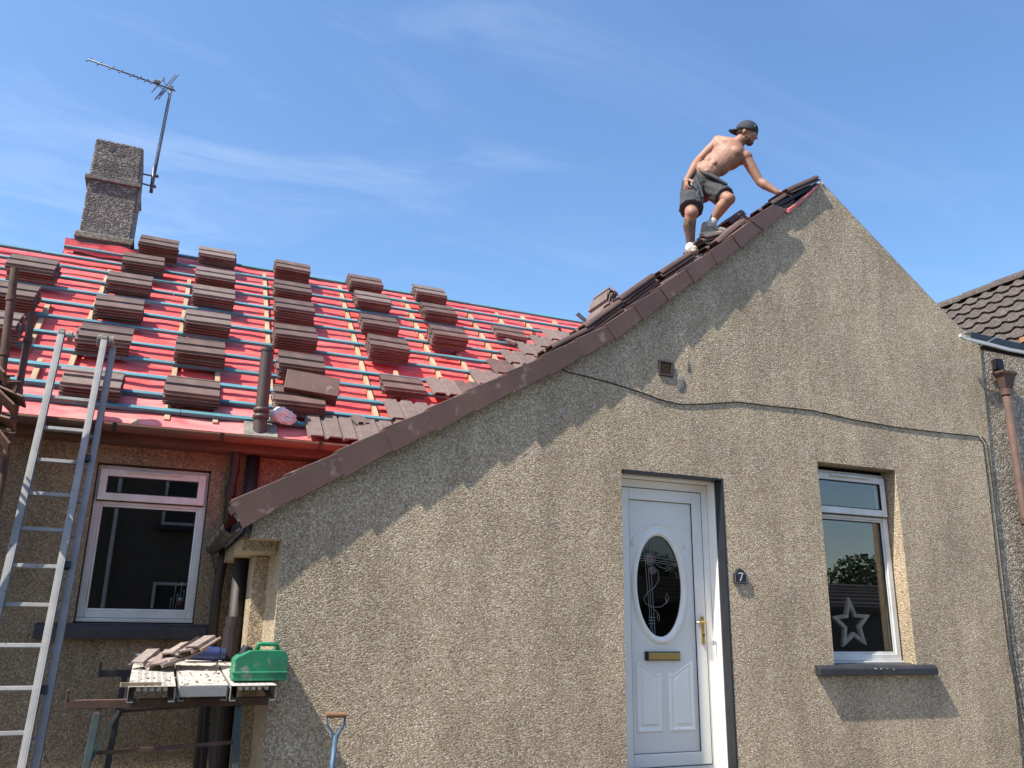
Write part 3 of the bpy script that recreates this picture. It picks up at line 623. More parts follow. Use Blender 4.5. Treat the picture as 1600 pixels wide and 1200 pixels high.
# laid tiles climbing along the valley
laid = thing('x','x','x'); bpy.data.objects.remove(laid)
def laid_tile(X, s, h=0.045, tilt=R(3.0), me=TILE_D, rz=0.0):
    o = bpy.data.objects.new('roof_tile', me); COL.objects.link(o); o.parent = house; o.matrix_parent_inverse = world(house).inverted()
    o.matrix_basis = Matrix.Translation(roof(X, s, h)) @ (RB @ Matrix.Rotation(rz, 3, 'Z') @ Matrix.Rotation(-tilt, 3, 'X')).to_4x4(); return o
CW = 0.298
heads = [(665,592),(733,579),(760,563),(781,548),(803,535),(825,523),(845,515)]
hd = [(600,629)]+heads
for j, (px, py) in enumerate(hd):
    X, s = on_roof(px, py, 0.05)
    kb = min(range(len(BAT)), key=lambda q: abs(BAT[q]-s)); s = BAT[kb]+0.012
    x = X + TW/2; i = 0
    xv = valley_x(s-0.2)
    while x - TW/2 < xv+0.02:
        laid_tile(x, s-TL_/2, 0.044, me=TILE_D if random.random() < .8 else TILE); x += CW
# tiles of the two lowest courses: three at the eave and the ones tucked beside the verge
X, s = on_roof(477, 662, 0.05)
for i in range(2): laid_tile(X+TW/2+i*CW*0.93, 0.05+0.10, 0.050)
X, s = on_roof(566, 668, 0.05)
for i in range(3): laid_tile(X+TW/2+i*CW, 0.17, 0.046)
X, s = on_roof(613,655,0.05)
for i in range(4): laid_tile(X+TW/2+i*CW, 0.38, 0.04)
# small off-cut and debris
for (px, py, r0, r1) in ((563,660,20,12),(797,536,60,10),(575,0,0,0)):
    if py == 0: continue
    X, s = on_roof(px, py, 0.06); t = bpy.data.objects.new('tile_offcut', TILE_CUT); COL.objects.link(t)
    t.matrix_world = Matrix.Translation(roof(X, s, 0.06)) @ (RB @ Matrix.Rotation(R(r0), 3, 'Z') @ Matrix.Rotation(R(r1), 3, 'Y')).to_4x4() @ Matrix.Diagonal((0.45,0.5,1,1))
    tag(t, 'small dusty tile off-cut lying at the eave beside the verge' if px < 700 else 'broken tile piece lying on a blue batten high up by the valley', 'tile piece')

# cloaked verge tile lying across the lowest stacks of the pipe column
X, s = on_roof(438, 585, 0.27)
def lshape(L, w, hgt, t=0.016):
    bm = NB(); box(bm, (0, 0, 0), (L, w, t)); box(bm, (0, -w/2+t/2, -hgt/2-t/2), (L, t, hgt)); return bm
o = ob('loose_verge_tile', lshape(0.46, 0.20, 0.14), 'verge', bevel=0.003)
tag(o, 'loose dark cloaked verge tile lying across the tile stacks beside the vent pipe', 'verge tile')
o.matrix_world = Matrix.Translation(roof(X+0.27, s-0.10, 0.27)) @ (RB @ Matrix.Rotation(R(-8), 3, 'Z') @ Matrix.Rotation(R(28), 3, 'X')).to_4x4()

# ---------------------------------------------------------------- verge of the gable
for i in range(len(PU)-1):
    u0, u1, l0, l1 = PU[i], PU[i+1], PL[i], PL[i+1]
    d = (u1-u0).normalized(); e = 0.035
    bm = NB(); y0 = YV-0.004+random.uniform(-.0015,.0015); y1 = YV+0.003+random.uniform(-.0015,.0015)
    th = 0.016
    ns = Vector((-d.z, 0, d.x)); j_ = random.uniform(.6, 1.2)
    q = [u0+ns*.012*j_, u1+d*e-ns*.002, l1+d*e+ns*.004, l0-ns*.014*j_]
    f = [bm.verts.new((p.x, (y0 if j in (0,3) else y1), p.z)) for j, p in enumerate(q)]
    b = [bm.verts.new((p.x, (y0 if j in (0,3) else y1)+th, p.z)) for j, p in enumerate(q)]
    bm.faces.new(f); bm.faces.new(b[::-1])
    for k in range(4): bm.faces.new((f[k], f[(k+1)%4], b[(k+1)%4], b[k]))
    # top flange reaching back over the roof, plus its lip
    nrm = Vector((-d.z, 0, d.x)); lift = nrm*0.012
    v = [u0+lift*1.7, u1+d*e+lift*0.3]
    ta = [bm.verts.new((v[0].x, y0, v[0].z+.004)), bm.verts.new((v[1].x, y1, v[1].z+.004)), bm.verts.new((v[1].x, y1+0.14, v[1].z+.004)), bm.verts.new((v[0].x, y0+0.14, v[0].z+.004))]
    tb = [bm.verts.new((q_.co - nrm*0.016)) for q_ in ta]
    bm.faces.new(ta); bm.faces.new(tb[::-1])
    for k in range(4): bm.faces.new((ta[k], ta[(k+1)%4], tb[(k+1)%4], tb[k]))
    ob('verge_tile', bm, 'verge', house, bevel=0.004)
# bedding under the verge
bm = NB()
for a, b in zip(mid[:-1], mid[1:]): bar(bm, (a[0], -0.010, a[1]-0.015), (b[0], -0.010, b[1]-0.015), 0.05, 0.05, Vector((0,1,0)))
ob('verge_bedding', bm, 'cement', house)

# gable roof skin: membrane, hidden mostly, and its tiles
def gpt(X, Y, h=0.0):
    a = gslope(X); return Vector((X - math.sin(a)*h, Y, gz(X) + math.cos(a)*h))
bm = NB(); xs = [0.42+ (APEX.x-0.50-0.42)*i/40 for i in range(41)]; rows = []
for Y in (-0.03, 0.6, 1.5, 3, 4.8):
    rows.append([bm.verts.new(gpt(x, Y, -0.02)) for x in xs])
for A, B in zip(rows, rows[1:]):
    for i in range(40):
        # stop at the valley where the wing roof comes through
        x = xs[i]; yv = (A[i].co.y+B[i].co.y)/2
        if yv > 1.6 and gz(x)-0.0 < (E0.z + (yv-E0.y)*math.tan(TH))-0.3: continue
        bm.faces.new((A[i], A[i+1], B[i+1], B[i]))
ob('gable_membrane', bm, 'red', house)
# undercloak board closing the joint between verge and roof
bm = NB()
for a, b in zip(PU[:-1], PU[1:]): bar(bm, (a.x, 0.03, a.z-0.035), (b.x, 0.03, b.z-0.035), 0.05, 0.14, Vector((0,1,0)))
ob('undercloak', bm, 'tile', house)
bm = NB(); vs = [bm.verts.new(v) for v in ((APEX.x, 0.001, APEX.z+.005), (APEX.x, 4.8, APEX.z+.005), (RC_T.x+.15, 4.8, RC_T.z-.1), (RC_T.x+.15, 0.03, RC_T.z-.1), (RC_T.x, 0.001, RC_T.z+.005), (RSL.x, 0.001, RSL.z+.005))]
bm.faces.new(vs); ob('far_slope', bm, 'cement', house)
for X in [0.75+0.345*k for k in range(14)]:
    if X > APEX.x-0.75: break
    bm = NB(); bar(bm, gpt(X, -0.0, 0.0), gpt(X, 1.6, 0.0), 0.048, 0.027, Vector((-math.sin(gslope(X)),0,math.cos(gslope(X))))); ob('batten', bm, 'batten', house, bevel=0.002)

def project(P):
    v = P-CAM; z = v.dot(fwd); return 800+F*v.dot(rgt)/z, 600-F*v.dot(upv)/z
def xq(px, Y, h=0.05):
    lo, hi = 0.5, 5.6
    for _ in range(40):
        m_ = (lo+hi)/2
        if project(gpt(m_, Y, h))[0] < px: lo = m_
        else: hi = m_
    return lo
def hq(px, py, Y):
    X = xq(px, Y, 0.1); lo, hi = -0.3, 0.8
    for _ in range(40):
        m_ = (lo+hi)/2
        if project(gpt(X, Y, m_))[1] > py: lo = m_
        else: hi = m_
    return lo
def gstack(X, Y, n, label, along=True, rz=0.0, tilt=0.0, pitch=0.027, h0=0.02, me=None, grp='tile stacks on the gable roof behind the verge'):
    a = gslope(X); B = Matrix((Vector((math.cos(a),0,math.sin(a))), Vector((0,1,0)), Vector((-math.sin(a),0,math.cos(a))))).transposed()
    t = thing('tile_stack', label, 'tile stack', gpt(X, Y, h0), grp); t.rotation_euler = (B @ Matrix.Rotation(rz, 3, 'Z') @ Matrix.Rotation(tilt, 3, 'Y')).to_euler()
    for k in range(n):
        m = Matrix.Translation((random.uniform(-.02,.02), random.uniform(-.008,.008), k*pitch)) @ Matrix.Rotation((R(90) if along else 0)+random.uniform(-.03,.03), 4, 'Z')
        inst('tile', me or TILE, m, t)
    return t
def gx(px, py): return atY(px, py, 0.15).x
G = [(1128,2,True,'two tiles filling the slope beside the raised front shoe'),
     (885,3,True,'lowest stack on the gable roof, where the laid courses meet the verge'),
     (934,4,True,'dark ribbed stack just above the meeting of red roof and verge'),
     (990,5,True,'stack of dark tiles on the gable slope below the gap of sky'),
     (1048,4,True,'long dark stack on the gable slope just below the back foot of the roofer')]
# fill positions from the verge line
def xg(px):
    # X on the verge top line for an image column
    best = min(((abs(a.x), 0) for a in PU)); 
    for i in range(len(VU)-1):
        if VU[i][0] <= px <= VU[i+1][0]:
            t = (px-VU[i][0])/(VU[i+1][0]-VU[i][0]); return PU[i].x+(PU[i+1].x-PU[i].x)*t
gstack(xq(1104, 0.40), 0.40, 3, 'short stack under the raised front shoe of the roofer', True, h0=0.055, tilt=R(20), me=TILE_CUT)
for px, n, al, lab in G: gstack(xq(px, 0.32 if px < 1100 else 0.24), 0.32 if px < 1100 else 0.24, n, lab, al, rz=R(random.uniform(-2,2)))
print('FOOT', hq(1106,373,.42), hq(1077,411,.44), xq(1106,.42), gz(xq(1106,.42)), [ (p, hq(p, yy, .3)) for p, yy in ((880,515),(930,480),(985,448),(1045,415),(1120,360))])
# laid run of tiles just inside the verge: each course tips up a little
for k in range(13):
    X = 0.62+0.345*k
    if X > 4.40: break
    a = gslope(X); B = Matrix((Vector((0,-1,0)), Vector((math.cos(a),0,math.sin(a))), Vector((-math.sin(a),0,math.cos(a))))).transposed()
    for j in range(2):
        o = bpy.data.objects.new('roof_tile', TILE); COL.objects.link(o); o.parent = house; o.matrix_parent_inverse = world(house).inverted()
        o.matrix_basis = Matrix.Translation(gpt(X, 0.17+j*CW, 0.004)) @ (B @ Matrix.Rotation(R(-3), 3, 'X')).to_4x4()
# tile pair at the very top, still loose, and the loose fan of tiles further back
t = gstack(5.10, 0.12, 2, 'pair of loose tiles running up to the bare apex', True, h0=0.015, grp=None); t.rotation_euler.y += R(5)
t = gstack(4.88, 0.16, 1, 'tiles under the hand of the roofer below the apex', True, rz=R(5), h0=0.035, grp=None)
t = gstack(xq(938, 0.9, .2), 0.9, 4, 'tilted stack showing its ribs against the sky by the valley', False, rz=R(12), h0=0.09, tilt=R(-32), grp=None, me=TILE_CUT)
t = gstack(xq(1134, 0.56, .1), 0.56, 4, 'small stack tipped up behind the front shoe of the roofer', True, rz=R(8), h0=0.03, tilt=R(-4), grp=None, me=TILE_CUT)
bm = NB(); p = gpt(xq(910,1.1,.2), 1.1, 0.10); bar(bm, p+Vector((-.12,0,.09)), p+Vector((0.1,0,-.06)), 0.04, 0.022); o = ob('batten_offcut', bm, 'batten', bevel=0.002)
tag(o, 'short blue batten end sticking up above the red roof by the valley', 'batten')

# red flap of membrane, mortar dab and void at the bare top of the gable
bm = NB(); bar(bm, (PU[-1].x-.05, 0.12, PU[-1].z-.04), (APEX.x-.03, 0.12, APEX.z-.02), 0.035, 0.20, Vector((0,1,0))); ob('void_shade_bar', bm, 'black', house)  # black bar added to give the dark of the void below the tiles
bm = NB(); A = [atY(x, y, -0.03) for x, y in ((1226,327),(1240,322),(1254,310),(1266,300),(1277,289),(1283,285))]; B = [atY(x, y, -0.02) for x, y in ((1232,334),(1243,325),(1255,313),(1268,302),(1278,291),(1283,287))]
va = [bm.verts.new(p) for p in A]; vb = [bm.verts.new(p) for p in B]; vc = [bm.verts.new((p.x, 0.25, p.z+0.01)) for p in A]
for k in range(5): bm.faces.new((va[k], va[k+1], vb[k+1], vb[k])); bm.faces.new((va[k], va[k+1], vc[k+1], vc[k]))
ob('membrane_flap', bm, 'red_pale', house, smooth=True)
bm = NB(); p = APEX+Vector((0.0, -0.005, 0.0))
for k in range(9): ball(bm, p+Vector((random.uniform(-.035,.03), random.uniform(0,.04), random.uniform(-.045,.0))), random.uniform(.012,.022), u=9, v=6)
ob('mortar_dab', bm, 'mortar', house)
# rough mortar nibs along the bare right-hand rake
bm = NB()
for k in range(90):
    t_ = random.random(); p = (APEX.lerp(RSL, t_/0.8) if t_ < 0.8 else RSL.lerp(RC_T, (t_-0.8)/0.2)); ball(bm, p+Vector((random.uniform(-.01,.01), random.uniform(0,.1), random.uniform(-.012,.006))), random.uniform(.007,.018), u=7, v=5)
ob('rake_mortar', bm, 'mortar', house, kind='stuff')

# eave of the gable: gutter with joints
ga, gb = atY(372,812,-0.02), None
GXX, GZ = PU[0].x+0.02, PL[0].z-0.015
def half_round(bm, p, q, r, upv_=Vector((0,0,1)), t=0.004, n=10, a0=180, a1=360):
    d = (q-p).normalized(); s_ = d.cross(upv_).normalized(); u = s_.cross(d)
    outl = [(r*math.cos(R(a0+(a1-a0)*k/n)), r*math.sin(R(a0+(a1-a0)*k/n))) for k in range(n+1)] + [((r-t)*math.cos(R(a1-(a1-a0)*k/n)), (r-t)*math.sin(R(a1-(a1-a0)*k/n))) for k in range(n+1)]
    A = [bm.verts.new(p+s_*a+u*b) for a, b in outl]; B = [bm.verts.new(q+s_*a+u*b) for a, b in outl]; m_ = len(outl)
    for k in range(m_): bm.faces.new((A[k], A[(k+1)%m_], B[(k+1)%m_], B[k]))
bm = NB(); gp, gq = Vector((GXX, -0.03, GZ+0.03)), Vector((GXX, YW-0.02, GZ+0.01)); half_round(bm, gp, gq, 0.055); gt = ob('eave_gutter', bm, 'plastic_black', house, smooth=True)
for yy in (0.25, 0.62, 1.15): 
    bm = NB(); half_round(bm, Vector((GXX, yy, GZ+0.029)), Vector((GXX, yy+0.07, GZ+0.029)), 0.060); ob('gutter_joint', bm, 'plastic_black', gt)
bm = NB(); box(bm, (GXX+0.085, 0.82, GZ+0.03), (0.025, 1.72, 0.11)); ob('fascia', bm, 'black', house)
# outlet and downpipe in the corner
px_ = atY(342,900,YW-0.09)
bm = NB(); tube(bm, [(px_.x+.015, YW-0.13, GZ), (px_.x+.015, YW-0.12, GZ-0.10), (px_.x, YW-0.09, GZ-0.30), (px_.x, YW-0.09, -0.02)], 0.036, 12); ob('downpipe', bm, 'plastic_black', house, smooth=True)
# rain pipe dropping from the wing gutter with swan neck, into the gable gutter
a, b, c, d_ = atY(371,690,YW-.16), atY(367,735,YW-.07), atY(360,770,YW-.06), atY(352,850,YW-.06)
bm = NB(); tube(bm, [a, a+Vector((0,0,-.08)), b, c, d_], 0.034, 12); dp = ob('downpipe', bm, 'plastic_black', house, smooth=True)
bm = NB(); tube(bm, [c+Vector((0,0,.06)), c+Vector((0,0,-.03))], 0.043, 12); ob('pipe_collar', bm, 'plastic_black', dp)
# soil pipe rising through the roof
e1, e2 = atY(398,700,YW-.075), atY(381,860,YW-.075); print('PIPE', e1, e2, atX(378,900,.55), PU[0], px_)
bm = NB(); tube(bm, [(e1.x, YW-.075, 2.66), (e1.x-.0, YW-.075, 1.9), (e1.x, YW-.075, -0.02)], 0.052, 14); sp_ = ob('soil_pipe', bm, 'plastic_black', house, smooth=True)
bm = NB(); tube(bm, [(.566, .95, 1.735), (.566, .95, 0)], 0.05, 14); sp_ = ob('soil_pipe', bm, 'plastic_black', house, smooth=True); cz = 1.30
bm = NB(); tube(bm, [(.562, .95, cz+.04), (.562, .95, cz-.03)], 0.060, 14); tube(bm, [(.555, .94, cz-.03), (.555, .94, 0)], 0.062, 14); ob('pipe_collar', bm, 'plastic_black', sp_)
bm = NB(); box(bm, (e1.x+0.01, YW-0.11, 0.4), (0.12, 0.14, 0.8)); ob('pipe_box', bm, 'black', house, bevel=0.01)
# thin black cable hanging beside the gutter outlet
bm = NB(); tube(bm, [atY(x, y, YW-0.03) for x, y in ((336,846),(331,855),(331,870),(336,890),(338,915))], 0.005, 6); ob('cable', bm, 'cable', house)

# wing eave: gutter, fascia, soffit
bm = NB(); half_round(bm, Vector((-3.9, 1.37, 2.690)), Vector((1.62, 1.37, 2.690)), 0.056); gt = ob('wing_gutter', bm, 'brown_wood', house, smooth=True)
for x in [-3.4+0.75*k for k in range(7)]:
    bm = NB(); half_round(bm, Vector((x, 1.37, 2.689)), Vector((x+.028, 1.37, 2.689)), 0.060); bar(bm, (x+.014, 1.42, 2.70), (x+.014, 1.50, 2.66), 0.02, 0.006); ob('gutter_bracket', bm, 'plastic_black', gt)
bm = NB(); box(bm, (-1.13, 1.47, 2.655), (5.55, 0.022, 0.14)); ob('fascia', bm, 'brown_wood', house)
bm = NB(); box(bm, (-1.13, 1.59, 2.60), (5.55, 0.215, 0.02)); ob('soffit', bm, 'brown_wood', house)

# brown vent pipe through the roof
pb = on_roof(405, 676, 0); base = roof(pb[0], pb[1], 0); topz = atY(416, 546, base.y).z
bm = NB(); box(bm, roof(pb[0]+0.01, pb[1]+0.02, 0.012), (0.26, 0.24, 0.018), RB); fl = ob('vent_pipe', bm, 'cement', house)
bm = NB(); tube(bm, [base-Vector((0,0,.03)), base+Vector((0,0,.15)), Vector((base.x, base.y, topz))], [0.055, 0.052, 0.052], 18, cap=False); tube(bm, [Vector((base.x, base.y, topz)), Vector((base.x, base.y, topz-.12))], 0.045, 18); ob('pipe', bm, 'pipe_brown', fl, smooth=True)
for dz in (0.13, 0.185): 
    bm = NB(); tube(bm, [base+Vector((0,0,dz-.02)), base+Vector((0,0,dz-.012)), base+Vector((0,0,dz+.012)), base+Vector((0,0,dz+.02))], [0.056,0.066,0.066,0.056], 18); ob('pipe_collar', bm, 'pipe_brown', fl, smooth=True)
bm = NB(); tube(bm, [Vector((base.x, base.y, topz-.02)), Vector((base.x, base.y, topz))], 0.057, 18, cap=False); ob('rim', bm, 'pipe_brown', fl, smooth=True)
# crumpled bag
X, s = on_roof(443, 655, 0.05); bm = NB(); ball(bm, (0,0,0), (0.125, 0.075, 0.075), u=26, v=16)
for v in bm.verts:
    n_ = nz.noise(v.co*14)+0.6*nz.noise(v.co*35); v.co *= 1+0.38*n_
    if v.co.x > 0: v.co.z *= 1-0.5*v.co.x/0.13
    v.co.z = max(v.co.z, -0.035)
o = ob('plastic_bag', bm, 'bag'); o.location = roof(X, s, 0.07); o.rotation_euler = (TH, 0, 0)
tag(o, 'crumpled clear plastic bag on the lowest batten beside the vent pipe', 'plastic bag')

# ---------------------------------------------------------------- chimney
YC = 4.62
def cz_(x, y): p = atY(x, y, YC); return p
tl, tr, bl, br = cz_(146,211), cz_(221,226), cz_(119,388), cz_(207,402)
c1, c2 = cz_(131,276), cz_(217,293); l1, l2 = cz_(121,362), cz_(209,381)
X0, X1 = -1.245, -0.695; DP = 0.62
def cbox(bm, x0, x1, y0, y1, z0, z1, jit=0.0, tx=0.0, n=6):
    vs = {}
    for k in range(n+1):
        z = z0+(z1-z0)*k/n; f = k/n
        for i, (x, y) in enumerate(((x0,y0),(x1,y0),(x1,y1),(x0,y1))):
            vs[(k,i)] = bm.verts.new((x+tx*f*(1 if i in (0,3) else -1)+random.uniform(-jit,jit), y+random.uniform(-jit,jit), z+random.uniform(-jit,jit)))
    for k in range(n):
        for i in range(4): bm.faces.new((vs[(k,i)], vs[(k,(i+1)%4)], vs[(k+1,(i+1)%4)], vs[(k+1,i)]))
    bm.faces.new([vs[(0,i)] for i in (3,2,1,0)]); bm.faces.new([vs[(n,i)] for i in range(4)])
ztop = (tl.z+tr.z)/2-0.03; zc = (c1.z+c2.z)/2; zl = (l1.z+l2.z)/2
bm = NB(); cbox(bm, X0+.005, X1-.01, YC, YC+DP, zl, zc, 0.003); chim = ob('chimney', bm, 'dash_chim', house, bevel=0.015)
bm = NB(); cbox(bm, X0, X1-.005, YC-.004, YC+DP+.004, zc+.03, ztop, 0.006, 0.012); ob('chimney_head', bm, 'dash_chim', chim, bevel=0.025)
bm = NB(); cbox(bm, X0-.035, X1+.015, YC-.03, YC+DP+.02, zc-.012, zc+.035, 0.003, n=1); ob('chimney_band', bm, 'cement', chim, bevel=0.006)
bm = NB(); cbox(bm, X0-.04, X1+.03, YC-.035, YC+DP+.02, zl-.05, zl+.03, 0.006, n=1); ob('chimney_ledge', bm, 'lichen_cement', chim, bevel=0.012)
bm = NB(); cbox(bm, X0-.02, X1+.01, YC-.02, YC+DP, zl-.45, zl-.05, 0.003); ob('chimney_foot', bm, mat('sooty_render', (0.12,0.10,0.09), 0.9, vscale=9, col2=(0.07,0.06,0.055), bump=0.006, bscale=50), chim)
# slipped strip of band on the right-hand side
bm = NB(); bar(bm, (X1+.012, YC+0.02, zc+.01), (X1+.016, YC+.05, zc-.30), 0.03, 0.05, Vector((0,1,0))); ob('loose_band', bm, 'cement', chim)
# missing dash patches on the head
bm = NB()
for (x, y, a_, b_) in ((176,232,.055,.09),(191,252,.05,.10),(196,262,.06,.045),(190,242,.07,.05)):
    p = atY(x, y, YC-.004); ball(bm, (p.x, YC+.002, p.z), (a_*.85, 0.004, b_*.85), u=12, v=8)
for v in bm.verts: v.co += Vector((nz.noise(v.co*20)*.03, 0, nz.noise(v.co*17+Vector((5,5,5)))*.04))
ob('bare_patch', bm, mat('bare_render', (0.11,0.105,0.10), 0.9, var=0.4, vscale=30, bump=0.004), chim, smooth=True)

# ---------------------------------------------------------------- television aerial
YA = YC+0.35
m0, m1 = atY(236,301,YA), atY(268,137,YA); mb = atY(240,268,YA)
ant = thing('tv_aerial', 'tall thin television aerial on a pole bracketed to the chimney', 'aerial', m0)
bm = NB(); tube(bm, [m0, m1], 0.016, 10); ob('mast', bm, 'antenna', ant, smooth=True)
bm = NB(); tube(bm, [m0, mb+(m1-mb)*0.0+Vector((0,0,.05))], 0.021, 10); ob('mast_sleeve', bm, 'antenna', ant, smooth=True)
for (xa, ya, xb, yb) in ((224,272,248,277),(224,287,244,293)):
    p, q = atY(xa, ya, YA), atY(xb, yb, YA); p.x = X1-0.01; bm = NB(); bar(bm, p, q, 0.022, 0.012); box(bm, q+Vector((-.03,0,.01)), (0.05,0.05,0.02)); ob('bracket', bm, 'antenna', ant)
b0, b1 = atY(138,93,YA-0.25), atY(274,142,YA+.02)
bm = NB(); tube(bm, [b0, b1], 0.0105, 8); ob('boom', bm, 'antenna', ant, smooth=True)
bd = (b1-b0)
for k, px in enumerate((139,155,173,187,204,216,227,236,246,257,262)):
    t_ = (px-138)/(274-138); c = b0+bd*t_
    if k < 8: dv = Vector((0.012, 0.09, 0.085)) * (1.0-0.03*k)
    elif k == 8: dv = Vector((0.07, 0.06, 0.19))*0.8
    else: dv = Vector((0.09, 0.05, 0.24))
    bm = NB(); off = Vector((0,0,0)) if k < 9 else Vector((0.0,0,0.02*(k-9)))
    tube(bm, [c-dv+off, c+dv+off], 0.0085, 6); ob('element', bm, 'antenna', ant)
bm = NB(); c = b0+bd*((243-138)/136); box(bm, c+Vector((0,0,.025)), (0.08,0.05,0.05)); ob('dipole_box', bm, 'antenna', ant, bevel=0.01)
bm = NB(); c = b0+bd*((256-138)/136); bar(bm, c+Vector((-.03,0,.12)), c+Vector((.03,0,-.02)), 0.02, 0.01); bar(bm, c+Vector((.03,0,-.02)), c+Vector((-.04,0,-.14)), 0.02, 0.01); ob('reflector', bm, 'antenna', ant)
bm = NB(); box(bm, m1+Vector((0,0,-.01)), (0.05,0.05,0.05)); ob('clamp', bm, 'antenna', ant, bevel=0.004)
bm = NB(); tube(bm, [b0+bd*0.80+Vector((0,0,-.02)), b0+bd*0.92+Vector((0,0,-.06)), m1+Vector((-.02,0,-.12)), m1.lerp(m0,.3)+Vector((-.02,0,0)), m0+Vector((-.02,0,.1))], 0.004, 5); ob('cable', bm, 'cable', ant)

# ---------------------------------------------------------------- black cable across the gable
cab = [(872,573),(885,580),(920,589),(960,600),(1000,612),(1030,624),(1062,632),(1100,631),(1150,628),(1200,633),(1270,641),(1330,655),(1400,668),(1460,675),(1528,682),(1536,692),(1545,760),(1553,830),(1561,900),(1570,970),(1578,1030),(1590,1090),(1604,1160)]
bm = NB(); tube(bm, [atY(x, y+random.uniform(-.8,.8), -0.003) for x, y in cab], 0.0045, 6); o = ob('cable', bm, 'cable'); tag(o, 'thin black cable draped across the gable and down its right edge', 'cable')
bm = NB(); tube(bm, [atY(x+6, y, -0.003) for x, y in cab[14:]], 0.0035, 6); o = ob('cable', bm, 'cable'); tag(o, 'second thinner cable running down the right edge of the gable only', 'cable')

# house number
a, b = atY(1146,895,-.01), atY(1168,912,-.01); cx, w_ = (a.x+b.x)/2, b.x-a.x; zb = b.z; ht = atY(1157,889,-.01).z-zb
num = thing('house_number', 'small black plaque with a white 7 beside the front door', 'number plaque', (cx, 0, zb))
bm = NB(); hh = ht
pl = [(-w_/2,0),(w_/2,0),(w_/2,hh*.66),(w_*.36,hh*.70)] + [(w_*.30*math.cos(R(a_)), hh*.72+hh*.28*math.sin(R(a_))) for a_ in range(10,171,20)] + [(-w_*.36,hh*.70),(-w_/2,hh*.66)]
sweep(bm, pl, lambda k, p, q: Vector((cx+p, -0.002 if k else -0.016, zb+q))); ob('plate', bm, 'black', num, bevel=0.002)
fc = bpy.data.curves.new('digit', 'FONT'); fc.body = '7'; fc.size = hh*0.85; fc.align_x = 'CENTER'; fc.extrude = 0.002; fc.materials.append(M['white'])
fo_ = bpy.data.objects.new('digit_text', fc); COL.objects.link(fo_); bpy.context.view_layer.update(); dm_ = bpy.data.meshes.new_from_object(fo_.evaluated_get(bpy.context.evaluated_depsgraph_get())); bpy.data.objects.remove(fo_)
fo = bpy.data.objects.new('digit', dm_); COL.objects.link(fo); fo.parent = num; fo.location = (0, -0.019, hh*0.16); fo.rotation_euler = (R(90), 0, 0)
bm = NB(); ring(bm, cx-w_*.44, cx+w_*.44, zb+.006, zb+hh*.62, 0.0022, -0.018, -0.0155); ob('rim', bm, 'lead', num)

# star in the window
sc_ = atY(1330,975,0.21); ro = (atY(1326,934,0.21).z-atY(1326,1010,0.21).z)*0.56
st = thing('star_ornament', 'pale wooden star frame standing inside the right-hand window', 'ornament', (sc_.x, 0.21, sc_.z))
def starpts(r, q=0.46): return [((r if k % 2 == 0 else r*q)*math.sin(math.pi*k/5-0.05), (r if k % 2 == 0 else r*q)*math.cos(math.pi*k/5-0.05)) for k in range(10)]
so_ = starpts(ro); si_ = starpts(ro*0.66, 0.44)
bm = NB(); fr = []
for yy in (0.195, 0.225):
    fr.append(([bm.verts.new((sc_.x+x, yy, sc_.z+z)) for x, z in so_], [bm.verts.new((sc_.x+x, yy, sc_.z+z)) for x, z in si_]))
for k in range(10):
    j = (k+1) % 10
    for (O, I) in fr: bm.faces.new((O[k], O[j], I[j], I[k]))
    bm.faces.new((fr[0][0][k], fr[0][0][j], fr[1][0][j], fr[1][0][k])); bm.faces.new((fr[0][1][k], fr[0][1][j], fr[1][1][j], fr[1][1][k]))
ob('star_frame', bm, 'star', st)
# ornaments in the wing window
bx = atY(280,950,YW+.2)
on = thing('figurine', 'small ornament with red and white figure at the lower corner of the wing window', 'figurine', bx)
bm = NB(); ball(bm, bx+Vector((0.0,0,.03)), (.028,.025,.03)); ob('body', bm, mat('dark_red', (.25,.04,.04)), on, smooth=True)
bm = NB(); ball(bm, bx+Vector((0,0,.065)), .018); ob('head', bm, 'white_cloth', on, smooth=True)
on = thing('glass_ornament', 'clear beaded glass ornament behind the wing window', 'ornament', bx+Vector((.0,.08,0)))
for k in range(7):
    bm = NB(); xx = bx.x-.07+.022*k; zt = bx.z+.07+.03*((k*3)%5)
    tube(bm, [(xx, YW+.25, bx.z-.03), (xx+.005, YW+.25, zt)], .0022, 5); ball(bm, (xx+.005, YW+.25, zt), .007, u=8, v=6); ob('stem', bm, 'white', on)

# ================================================================== neighbour on the right
nb = thing('house', 'neighbouring grey roughcast house with dark pantiled roof at the right edge', 'house', (9, 2, 0))
YN = 0.004
bm = NB(); zt = atY(1560,545,YN).z; box(bm, ((RC_B.x-0.12+11.5)/2, YN+0.15, (zt-0.02)/2-0.05), (11.5-RC_B.x+0.12, 0.28, zt+0.04)); ob('wall', bm, 'dash_grey', nb)
XR = 9.7; r0, r1 = atX(1480,478,XR), atX(1602,433,XR); rz_ = (r0.z+r1.z)/2
PN = R(48); msl = math.tan(PN); 
